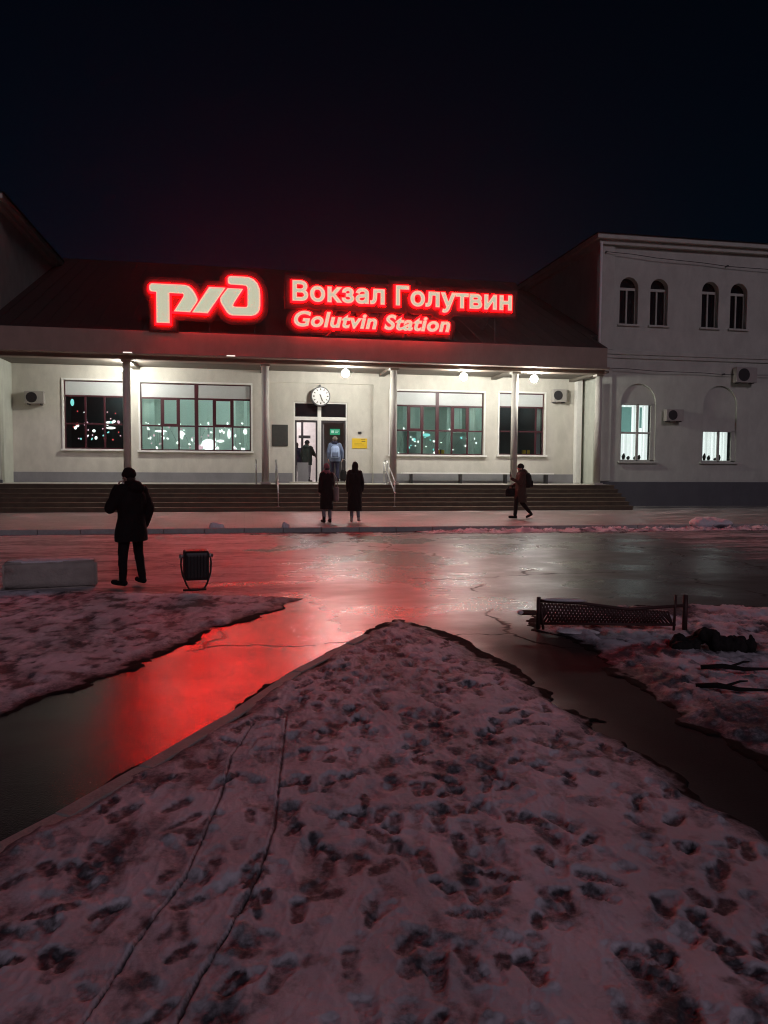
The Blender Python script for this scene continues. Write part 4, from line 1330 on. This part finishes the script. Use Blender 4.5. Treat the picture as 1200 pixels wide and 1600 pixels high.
def person(label, loc, rot, scale=1.0, arms=None, legs=None, coat=None, trousers='black', boots='black', head=(0, 0.02, 1.62), hat=None, hair='hair',
           hood=None, scarf=None, vox=0.009, lean=0.0, hands=None, sleeve=0.060):
    t = thing('person', label, 'person', loc, rot)
    t.scale = (scale,) * 3
    A = {'L': ((-0.19, 0.0, 1.43), (-0.25, -0.03, 1.15), (-0.24, 0.06, 0.91)), 'R': ((0.19, 0.0, 1.43), (0.25, -0.03, 1.15), (0.24, 0.06, 0.91))}
    A.update(arms or {})
    G = {'L': ((-0.09, 0.0, 0.90), (-0.105, 0.015, 0.49), (-0.11, -0.03, 0.085), (-0.13, 0.15, 0.035)), 'R': ((0.09, 0.0, 0.90), (0.105, 0.015, 0.49), (0.11, -0.03, 0.085), (0.13, 0.15, 0.035))}
    G.update(legs or {})
    HD = {'L': ((0, 0.15, -1), (1, 0, 0), 0.5), 'R': ((0, 0.15, -1), (-1, 0, 0), 0.5)}
    HD.update(hands or {})
    hx, hy, hz = head
    b = MB()
    b.rings([(0.86, 0, 0, 0.10, 0.08), (0.93, 0, 0, 0.155, 0.105), (1.08, 0, 0.005, 0.135, 0.095), (1.25, 0, 0.01, 0.155, 0.11), (1.38, 0, 0.0, 0.165, 0.10), (1.45, 0, -0.005, 0.12, 0.075), (1.49, 0, 0, 0.06, 0.055)])
    b.tube([(0, -0.005, 1.44), (hx * 0.6, hy * 0.6, hz - 0.08)], [0.062, 0.054], 14)
    b.ell((hx, hy, hz), (0.076, 0.096, 0.115), 18, 12)
    b.ell((hx, hy + 0.035, hz - 0.068), (0.052, 0.058, 0.046), 14, 9)      # jaw
    b.ell((hx, hy + 0.066, hz + 0.030), (0.055, 0.024, 0.018), 12, 8)      # brow
    b.ell((hx, hy + 0.104, hz - 0.018), (0.013, 0.018, 0.024), 10, 8)      # nose
    b.ell((hx, hy + 0.086, hz - 0.062), (0.024, 0.012, 0.010), 10, 8)      # lips
    for s_ in (-1, 1):
        b.ell((hx + s_ * 0.078, hy - 0.005, hz - 0.008), (0.011, 0.022, 0.032), 10, 8)
        b.ell((hx + s_ * 0.040, hy + 0.070, hz - 0.025), (0.022, 0.016, 0.018), 10, 8)   # cheek
    for k, s_ in (('L', 1), ('R', -1)):
        sh, el, wr_ = A[k]
        b.cap((sh[0] * 0.9, sh[1], sh[2]), el, 0.055, 0.041)
        b.cap(el, lerp(el, wr_, 0.35), 0.041, 0.042)
        b.cap(lerp(el, wr_, 0.35), wr_, 0.042, 0.026)
        f, pn, cu = HD[k]
        hand_mb(b, wr_, f, pn, s_, cu)
        hp, kn, an, toe = G[k]
        b.cap(hp, kn, 0.085, 0.055)
        b.cap(kn, lerp(kn, an, 0.3), 0.055, 0.057)
        b.cap(lerp(kn, an, 0.3), an, 0.057, 0.037)
        b.cap(an, toe, 0.038, 0.028)
    link('body', fuse(b, vox, 3), M['skin'], t)
    for s_ in (-1, 1):
        MB().ell((hx + s_ * 0.030, hy + 0.083, hz + 0.008), (0.012, 0.008, 0.009), 10, 8).build('eye', M['ink'], t, smooth=True)
    # trousers and boots
    tr = MB()
    tr.rings([(0.84, 0, 0, 0.11, 0.09), (0.92, 0, 0, 0.165, 0.118), (1.04, 0, 0, 0.155, 0.112)])
    bt = {}
    for k in 'LR':
        hp, kn, an, toe = G[k]
        tr.cap(hp, kn, 0.098, 0.074)
        tr.cap(kn, lerp(kn, an, 0.88), 0.074, 0.058)
        q = MB()
        up = lerp(kn, an, 0.72)
        d = (Vector(toe) - Vector(an))
        d.z = 0
        d.normalize()
        q.cap(up, an, 0.060, 0.052)
        pa = Vector(an) - d * 0.035 + Vector((0, 0, -0.038))
        pb = Vector(toe) + Vector((0, 0, 0.012))
        q.cap(pa, lerp(pa, pb, 0.6), 0.046, 0.046)
        q.cap(lerp(pa, pb, 0.6), pb, 0.046, 0.038)
        bt[k] = q
    link('trousers', fuse(tr, 0.012, 4, 0.012, 14, 3), M[trousers], t)
    for k in 'LR':
        link('boot', fuse(bt[k], 0.010, 3), M[boots], t)
    # coat
    if coat:
        cm_, hem, hw, hd, puff = coat
        c = MB()
        m_ = 0.93
        c.rings([(hem, 0, 0.0, hw, hd), ((hem + m_) / 2, 0, 0, hw * 0.97 + 0.005, hd * 0.97), (m_, 0, 0, 0.20 + puff, 0.145 + puff), (1.08, 0, 0, 0.185 + puff, 0.135 + puff), (1.26, 0, 0, 0.205 + puff, 0.145 + puff), (1.39, 0, -0.005, 0.205 + puff * .7, 0.13 + puff * .7), (1.46, 0, -0.005, 0.15, 0.10), (1.52, 0, 0, 0.085, 0.085), (1.56, 0, 0.005, 0.075, 0.08)], 28)
        for k in 'LR':
            sh, el, wr_ = A[k]
            c.cap((sh[0] * 0.86, sh[1], sh[2] - 0.02), el, sleeve + 0.028 + puff * .5, sleeve + 0.008 + puff * .3)
            c.cap(el, lerp(el, wr_, 0.94), sleeve + 0.008 + puff * .3, sleeve - 0.012)
        if hood == 'down':
            c.ell((0, -0.13, 1.47), (0.14, 0.085, 0.075), 16, 10)
            c.ell((0, -0.10, 1.53), (0.11, 0.07, 0.055), 16, 10)
        link('coat', fuse(c, 0.013, 5, 0.016 + puff * 0.15, 8, len(label)), M[cm_], t)
        if hood == 'up':
            h = MB()
            h.ell((hx, hy - 0.03, hz + 0.015), (0.115, 0.125, 0.145), 18, 12)
            h.ell((hx, hy - 0.05, hz - 0.11), (0.125, 0.115, 0.10), 18, 12)
            h.ell((hx, hy - 0.045, hz - 0.18), (0.15, 0.12, 0.10), 18, 12)
            link('hood', fuse(h, 0.012, 4, 0.012, 12, 5), M[cm_], t)
    if hair and hat is None and hood != 'up':
        h = MB()
        h.ell((hx, hy - 0.016, hz + 0.022), (0.088, 0.098, 0.110), 18, 12)
        h.ell((hx, hy - 0.05, hz - 0.035), (0.075, 0.055, 0.075), 18, 12)
        link('hair', fuse(h, 0.010, 2, 0.010, 30, 2), M[hair], t)
    if hat:
        h = MB()
        h.ell((hx, hy - 0.008, hz + 0.045), (0.096, 0.108, 0.100), 18, 12)
        h.rings([(hz + 0.005, hx, hy - 0.008, 0.094, 0.108), (hz + 0.03, hx, hy - 0.008, 0.102, 0.116), (hz + 0.055, hx, hy - 0.008, 0.100, 0.113), (hz + 0.06, hx, hy - 0.008, 0.08, 0.09)], 22)
        link('hat', fuse(h, 0.010, 2, 0.006, 30, 4), M[hat], t)
        if hair:
            link('hair', fuse(MB().ell((hx, hy - 0.045, hz - 0.03), (0.074, 0.055, 0.07), 16, 10), 0.010, 2, 0.008, 30, 6), M[hair], t)
    if scarf:
        s2 = MB()
        s2.rings([(1.44, 0, 0.01, 0.11, 0.11), (1.48, 0, 0.01, 0.125, 0.125), (1.53, 0, 0.01, 0.12, 0.12), (1.565, 0, 0.01, 0.09, 0.095)])
        link('scarf', fuse(s2, 0.012, 3, 0.02, 22, 8), M[scarf], t)
    return t

def backpack(label, loc, rot, m, m2, s=1.0, w=0.15):
    t = thing('backpack', label, 'backpack', loc, rot)
    t.scale = (s,) * 3
    b = MB()
    b.rings([(0.0, 0, -0.09, w * 0.8, 0.07), (0.05, 0, -0.10, w, 0.10), (0.22, 0, -0.10, w, 0.11), (0.36, 0, -0.09, w * 0.95, 0.095), (0.44, 0, -0.075, w * 0.7, 0.06), (0.46, 0, -0.07, w * 0.4, 0.03)], 22)
    link('bag', fuse(b, 0.010, 3, 0.010, 12, 3), M[m], t)
    p = MB()
    p.rings([(0.03, 0, -0.20, w * 0.66, 0.035), (0.07, 0, -0.205, w * 0.72, 0.045), (0.19, 0, -0.205, w * 0.70, 0.045), (0.22, 0, -0.195, w * 0.62, 0.03)], 18)
    link('pocket', fuse(p, 0.009, 3), M[m2], t)
    for s_ in (-1, 1):
        MB().tube([(s_ * 0.09, 0.0, 0.42), (s_ * 0.105, 0.06, 0.46), (s_ * 0.115, 0.15, 0.42), (s_ * 0.12, 0.165, 0.30), (s_ * 0.125, 0.10, 0.16), (s_ * 0.12, -0.03, 0.06)], 0.016, 8).build('strap', M[m2], t, smooth=True)
    MB().tube([(-0.03, -0.05, 0.45), (-0.02, -0.05, 0.49), (0.02, -0.05, 0.49), (0.03, -0.05, 0.45)], 0.008, 8).build('handle', M[m2], t, smooth=True)
    return t

# the man on the snow: black parka, one hand raised to his mouth
mR = R(48)
person('person in black parka standing on snow beside a floodlight, one hand at the mouth', (-1.56, 11.06, 0.035), mR, 0.93,
       arms={'L': ((-0.20, 0.0, 1.43), (-0.30, 0.10, 1.17), (-0.09, 0.20, 1.47)), 'R': ((0.20, 0.0, 1.43), (0.29, -0.06, 1.14), (0.27, 0.02, 0.86))},
       hands={'L': ((0.35, -0.15, 0.8), (0.6, -0.6, 0.0), 0.9), 'R': ((0, 0.1, -1), (-1, 0, 0), 0.9)},
       legs={'L': ((-0.10, 0.0, 0.90), (-0.15, 0.02, 0.49), (-0.19, -0.02, 0.085), (-0.21, 0.17, 0.035)), 'R': ((0.10, 0.0, 0.90), (0.14, 0.02, 0.49), (0.165, -0.04, 0.085), (0.21, 0.14, 0.035))},
       coat=('black', 0.66, 0.27, 0.20, 0.030), hood='down', head=(0, 0.05, 1.63), hat='black', vox=0.007, sleeve=0.066)
# two women on the pavement
wA = person('person in dark long coat and pinkish hat standing on the kerb, facing the steps', (2.33, 21.6, 0.12), R(12), 0.965,
            coat=('black', 0.40, 0.235, 0.19, 0.02), trousers='jeans', boots='black', hat='pinkwool', scarf='pinkwool', vox=0.012,
            arms={'R': ((0.19, 0.0, 1.43), (0.26, 0.05, 1.16), (0.20, 0.26, 1.10))})
wB = person('person in long black hooded coat standing right of the pink-hatted one', (3.16, 21.7, 0.12), R(-8), 1.0,
       coat=('black', 0.33, 0.25, 0.20, 0.035), trousers='jeans', boots='palewool', hood='up', vox=0.012, head=(0, 0.03, 1.60),
       legs={'R': ((0.09, 0.0, 0.90), (0.10, -0.03, 0.49), (0.13, -0.14, 0.12), (0.17, 0.03, 0.04))})
wA.scale.x *= 0.86
wB.scale.x *= 0.84
tb = thing('shoulder_bag', 'pale tote bag hanging at the side of the pink-hatted person', 'bag', (2.33 + 0.26, 21.52, 0.12 + 0.62), R(20))
link('bag', fuse(MB().rings([(0.0, 0, 0, 0.05, 0.12), (0.05, 0, 0, 0.065, 0.15), (0.30, 0, 0, 0.055, 0.155), (0.40, 0, 0, 0.03, 0.14)], 20), 0.010, 2, 0.012, 14, 2), M['palewool'], tb)
MB().tube([(0.0, -0.11, 0.38), (-0.03, -0.09, 0.66), (-0.075, 0.0, 0.80), (-0.03, 0.09, 0.66), (0.0, 0.11, 0.38)], 0.012, 8).build('strap', M['palewool'], tb, smooth=True)
# the walker
wx, wy_, wr0 = 8.62, 22.75, R(84)
person('person in brown coat walking along the pavement with a raised phone', (wx, wy_, 0.12), wr0, 0.99,
       coat=('darkbrown', 0.52, 0.22, 0.20, 0.02), trousers='black', boots='black', hood='down', vox=0.011, hat='black',
       arms={'L': ((-0.19, 0.0, 1.43), (-0.23, 0.10, 1.15), (-0.12, 0.34, 1.28)), 'R': ((0.19, 0.0, 1.43), (0.25, 0.02, 1.14), (0.16, 0.24, 1.02))},
       hands={'L': ((0.1, 0.25, 0.95), (0.3, -0.9, 0.2), 0.9), 'R': ((-0.3, 0.8, -0.3), (-1, 0, 0), 0.9)},
       legs={'L': ((-0.09, 0.0, 0.89), (-0.10, 0.17, 0.51), (-0.10, 0.20, 0.09), (-0.11, 0.38, 0.045)), 'R': ((0.09, 0.0, 0.89), (0.10, -0.08, 0.50), (0.11, -0.36, 0.17), (0.11, -0.24, 0.035))})
def on(loc, rot, p):
    c, s_ = math.cos(rot), math.sin(rot)
    return (loc[0] + p[0] * c - p[1] * s_, loc[1] + p[0] * s_ + p[1] * c, loc[2] + p[2])
ph = thing('phone', 'phone held up in the hand of the person walking in brown', 'phone', on((wx, wy_, 0.12), wr0, (-0.10, 0.375, 1.36)), wr0)
MB().box(-0.037, 0.037, -0.004, 0.004, -0.04, 0.11).build('case', M['darkmetal'], ph, bevel=0.003)
MB().box(-0.033, 0.033, -0.0062, -0.0045, -0.035, 0.105).build('screen', M['darkglass'], ph)
backpack('dark backpack on the person walking in a brown coat', on((wx, wy_, 0.12), wr0, (0, -0.13, 0.98)), wr0, 'black', 'black', 1.05)
hb = thing('handbag', 'dark handbag held in front of the walking person', 'bag', on((wx, wy_, 0.12), wr0, (0.10, 0.30, 0.70)), wr0)
link('bag', fuse(MB().rings([(0.0, 0, 0, 0.06, 0.14), (0.05, 0, 0, 0.075, 0.17), (0.20, 0, 0, 0.065, 0.16), (0.25, 0, 0, 0.03, 0.13)], 20), 0.010, 2, 0.01, 14, 2), M['black'], hb)
MB().tube([(0, -0.09, 0.23), (0.03, -0.05, 0.32), (0.03, 0.05, 0.32), (0, 0.09, 0.23)], 0.010, 8).build('strap', M['black'], hb, smooth=True)
# people at the door
dR = R(-4)
dl = (3.68, 31.05, PZ + 0.05)
person('person in navy and pale blue jacket walking in through the door', dl, dR, 1.07, coat=('greyblue', 0.80, 0.22, 0.155, 0.025), trousers='navy', boots='black', hat='capcloth', vox=0.011, scarf='navy',
       legs={'L': ((-0.09, 0.0, 0.90), (-0.10, 0.10, 0.51), (-0.11, 0.08, 0.085), (-0.12, 0.25, 0.035)), 'R': ((0.09, 0.0, 0.90), (0.10, -0.03, 0.49), (0.11, -0.18, 0.12), (0.11, -0.02, 0.04))},
       arms={'R': ((0.19, 0.0, 1.43), (0.29, -0.03, 1.17), (0.30, 0.04, 0.92))})
backpack('light blue backpack on the person entering the door', on(dl, dR, (0, -0.125, 0.99)), dR, 'paleblue', 'greyblue', 1.1, 0.165)
wb = thing('wheeled_bag', 'dark wheeled shopping bag beside the person entering the door', 'trolley bag', (4.02, 30.92, PZ + 0.05), R(-8))
link('bag', fuse(MB().rings([(0.07, 0, 0, 0.11, 0.08), (0.12, 0, 0, 0.14, 0.105), (0.42, 0, 0, 0.13, 0.10), (0.50, 0, 0, 0.07, 0.06)], 20), 0.012, 3, 0.012, 12, 4), M['black'], wb)
MB().tube([(-0.09, 0.09, 0.06), (-0.09, 0.10, 0.86), (-0.05, 0.10, 0.93), (0.05, 0.10, 0.93), (0.09, 0.10, 0.86), (0.09, 0.09, 0.06)], 0.011, 8).build('handle', M['steel'], wb, smooth=True)
for s_ in (-1, 1):
    MB().tube([(s_ * 0.135, 0.09, 0.062), (s_ * 0.165, 0.09, 0.062)], 0.06, 16).build('wheel', M['steel'], wb)
person('person in dark green coat standing inside the left door leaf', (2.66, 32.6, PZ + 0.006), R(-38), 1.03, coat=('green', 0.72, 0.235, 0.18, 0.04), trousers='jeans', boots='black', vox=0.011, hood='down', hat='black',
       arms={'R': ((0.19, 0.0, 1.43), (0.29, 0.08, 1.18), (0.24, 0.32, 1.10))})
person('person in black jacket half hidden behind the one in dark green', (2.30, 33.9, PZ + 0.006), R(10), 1.0, coat=('navy', 0.75, 0.22, 0.17, 0.03), vox=0.011)

# ------------------------------------------------------------------ floodlight, block, low fence, sack
fl = thing('floodlight', 'black floodlight on a tube bracket standing on snow by the path, aimed away', 'floodlight', (-0.64, 10.38, 0.035), R(10))
hs = MB()
hs.loft([[(-0.19, -0.15, 0.17), (0.19, -0.15, 0.17), (0.19, -0.15, 0.50), (-0.19, -0.15, 0.50)], [(-0.205, -0.12, 0.155), (0.205, -0.12, 0.155), (0.205, -0.12, 0.545), (-0.205, -0.12, 0.545)],
         [(-0.215, 0.10, 0.145), (0.215, 0.10, 0.145), (0.215, 0.10, 0.555), (-0.215, 0.10, 0.555)]])
M['floodblack'] = mat('flood_housing', (0.010, 0.010, 0.010), 0.5, var=0.3, scale=15)
hsg = hs.build('housing', M['floodblack'], fl, bevel=0.035)
fn = MB()
for k in range(7):
    xx = -0.165 + 0.055 * k
    fn.box(xx - 0.005, xx + 0.005, -0.185, -0.149, 0.20, 0.49)
fn.build('cooling_fin', M['floodblack'], hsg, bevel=0.002)
MB().box(-0.20, 0.20, 0.102, 0.115, 0.16, 0.54).build('front_glass', M['darkglass'], fl)
MB().tube([(-0.222, 0, 0.47), (-0.25, 0, 0.46), (-0.262, 0, 0.36), (-0.235, 0, 0.22), (-0.17, 0, 0.09), (-0.12, 0, 0.022), (0.0, 0, 0.016), (0.14, 0, 0.022), (0.195, 0, 0.10), (0.25, 0, 0.24), (0.262, 0, 0.36), (0.25, 0, 0.46), (0.222, 0, 0.47)], 0.016, 10).build('bracket', M['floodblack'], fl, smooth=True)
MB().tube([(-0.23, -0.02, 0.015), (0.0, -0.03, 0.013), (0.17, -0.02, 0.015)], 0.015, 8).build('foot_bar', M['floodblack'], fl, smooth=True)
for s_ in (-1, 1):
    MB().tube([(s_ * 0.20, -0.005, 0.47), (s_ * 0.29, -0.005, 0.47)], 0.028, 12).build('knob', M['steel'], fl, smooth=True)

fl.scale = (0.76, 1, 1)
blk = thing('concrete_block', 'pale concrete block with snow on top behind the standing man', 'block', (-2.66, 11.18, 0.0), R(9))
bb = bmesh.new()
bmesh.ops.create_cube(bb, size=1)
bmesh.ops.scale(bb, vec=(1.20, 0.34, 0.38), verts=bb.verts)
bmesh.ops.translate(bb, vec=(0, 0, 0.19), verts=bb.verts)
bmesh.ops.bevel(bb, geom=bb.edges[:], offset=0.03, segments=3, affect='EDGES')
bmesh.ops.subdivide_edges(bb, edges=bb.edges[:], cuts=3, use_grid_fill=True)
rnd = random.Random(5)
for v in bb.verts:
    v.co += Vector((rnd.uniform(-1, 1), rnd.uniform(-1, 1), rnd.uniform(-1, 1))) * 0.004
me = bpy.data.meshes.new('block')
bb.to_mesh(me)
bb.free()
link('block', me, M['concrete'], blk, True)
link('snow_cap', fuse(MB().ell((-0.2, 0, 0.375), (0.38, 0.16, 0.035), 20, 8).ell((0.25, 0.01, 0.372), (0.33, 0.15, 0.03), 20, 8).ell((0.0, -0.02, 0.375), (0.4, 0.14, 0.028), 20, 8), 0.012, 2, 0.012, 14, 3), M['clumpsnow'], blk)

# low ornamental fence in the snow
fe = thing('border_fence', 'low rusty border fence with a lattice panel and end posts leaning over the dark puddle', 'fence', (0, 0, 0))
fa, fb = Vector((3.03, 7.42, 0.02)), Vector((4.42, 6.98, 0.02))
dv = (fb - fa)
MB().tube([fa, fa + Vector((0.0, 0, 0.34))], 0.022, 10).tube([fa + Vector((0.045, -0.03, 0)), fa + Vector((0.02, -0.01, 0.26))], 0.014, 8).build('post', M['rust'], fe, smooth=True)
MB().tube([fb + Vector((0.02, 0, 0)), fb + Vector((0.02, 0, 0.40))], 0.026, 10).build('post', M['rust'], fe, smooth=True)
MB().tube([fb + Vector((-0.09, 0.02, 0)), fb + Vector((-0.075, 0.02, 0.40))], 0.014, 8).build('post', M['rust'], fe, smooth=True)
rl = MB()
rl.tube([fa + Vector((0, 0, 0.30)), fa + dv * 0.3 + Vector((0, 0, 0.285)), fa + dv * 0.62 + Vector((0, 0, 0.235)), fb + Vector((0, 0, 0.29))], 0.017, 8)
rl.build('rail', M['rust'], fe, smooth=True)
lt = MB()
for k in range(36):
    t0_ = 0.02 + 0.90 * k / 36
    h_ = 0.28 - 0.06 * t0_
    for s_ in (-1, 1):
        p0 = fa + dv * t0_ + Vector((0, 0.0, h_))
        p1 = fa + dv * min(0.93, max(0.01, t0_ + s_ * 0.085)) + Vector((0, 0.01, 0.05 + 0.05 * t0_))
        lt.tube([p0, p1], 0.011, 6)
lt.build('lattice_panel', M['rust'], fe, smooth=True)
rl2 = MB().tube([fa + Vector((0, 0, 0.06)), fa + dv * 0.95 + Vector((0, 0, 0.09))], 0.014, 8).tube([fa + Vector((0, 0, 0.16)), fa + Vector((-0.09, 0.06, 0.15)), fa + Vector((-0.16, 0.10, 0.145))], 0.012, 8)
rl2.build('lower_rail', M['rust'], fe, smooth=True)
link('snow_cap', fuse(MB().ell(fa + dv * 0.18 + Vector((0, 0, 0.312)), (0.24, 0.035, 0.018), 16, 8, Matrix.Rotation(-0.31, 3, 'Z')).ell(fa + Vector((-0.16, 0.10, 0.16)), (0.035, 0.03, 0.025), 12, 8), 0.008, 2), M['clumpsnow'], fe)
hp_ = thing('dirt_heap', 'black lumpy heap lying on the snow beside the fence end post', 'heap', (4.22, 6.22, 0.02), R(-14))
hm = MB()
rh = random.Random(4)
for k in range(24):
    u_ = rh.uniform(-1, 1)
    hm.ell((0.30 * u_, rh.uniform(-0.06, 0.06), 0.06 + 0.15 * max(0, 1 - 2.4 * abs(u_ + 0.1)) * rh.uniform(0.5, 1)), (rh.uniform(0.06, 0.11), rh.uniform(0.05, 0.09), rh.uniform(0.04, 0.085)), 12, 8, Matrix.Rotation(rh.uniform(-0.7, 0.7), 3, 'Y'))
link('heap', fuse(hm, 0.011, 2, 0.030, 16, 2), M['bark'], hp_)
link('clod', fuse(MB().ell((0.35, 0, 0.07), (0.06, 0.05, 0.07), 12, 8).ell((0.37, 0.01, 0.13), (0.03, 0.035, 0.04), 12, 8), 0.008, 1, 0.02, 24, 5), M['bark'], hp_)
sn = thing('snow_slab', 'flat slab of old snow lying under the low fence', 'snow slab', (3.36, 7.16, 0.012), R(-14))
link('slab', fuse(MB().ell((0, 0, 0.02), (0.22, 0.09, 0.028), 18, 8).ell((-0.1, 0.01, 0.022), (0.12, 0.07, 0.03), 18, 8), 0.010, 2, 0.012, 12, 3), M['clumpsnow'], sn)
rs = random.Random(8)
for k, (x_, y_, an, L, lb) in enumerate(((3.95, 5.45, -0.5, 0.55, 'broken dark stick half buried in the snow bank below the black heap'), (3.55, 4.95, -0.65, 0.5, 'dark stick lying lower down the snow bank near the path edge'))):
    t = thing('broken_stick', lb, 'stick', (x_, y_, 0.07), an)
    MB().tube([(-L / 2, 0, 0), (-L * 0.2, 0.015, 0.02), (L * 0.1, -0.01, 0.015), (L / 2, 0.02, 0.03)], [0.018, 0.022, 0.017, 0.008], 8).build('twig', M['bark'], t, smooth=True)
    MB().tube([(-L * 0.1, 0.01, 0.02), (L * 0.1, 0.09, 0.05), (L * 0.2, 0.17, 0.04)], [0.012, 0.009, 0.005], 8).build('side_twig', M['bark'], t, smooth=True)

# ------------------------------------------------------------------ thin haze added so the lit sign and lamps bloom
HAZE = 0.0004
if HAZE:
    hz_ = MB().box(-60, 70, -12, 60, -1.2, 13.2).build('haze', None)
    tag(hz_, kind='stuff')
    m = bpy.data.materials.new('mist')
    m.use_nodes = True
    nt = m.node_tree
    nt.nodes.remove(nt.nodes['Principled BSDF'])
    v = nt.nodes.new('ShaderNodeVolumePrincipled')
    v.inputs['Color'].default_value = (0.9, 0.9, 0.92, 1)
    v.inputs['Density'].default_value = HAZE
    v.inputs['Anisotropy'].default_value = 0.8
    nt.links.new(v.outputs[0], nt.nodes['Material Output'].inputs['Volume'])
    hz_.data.materials.append(m)
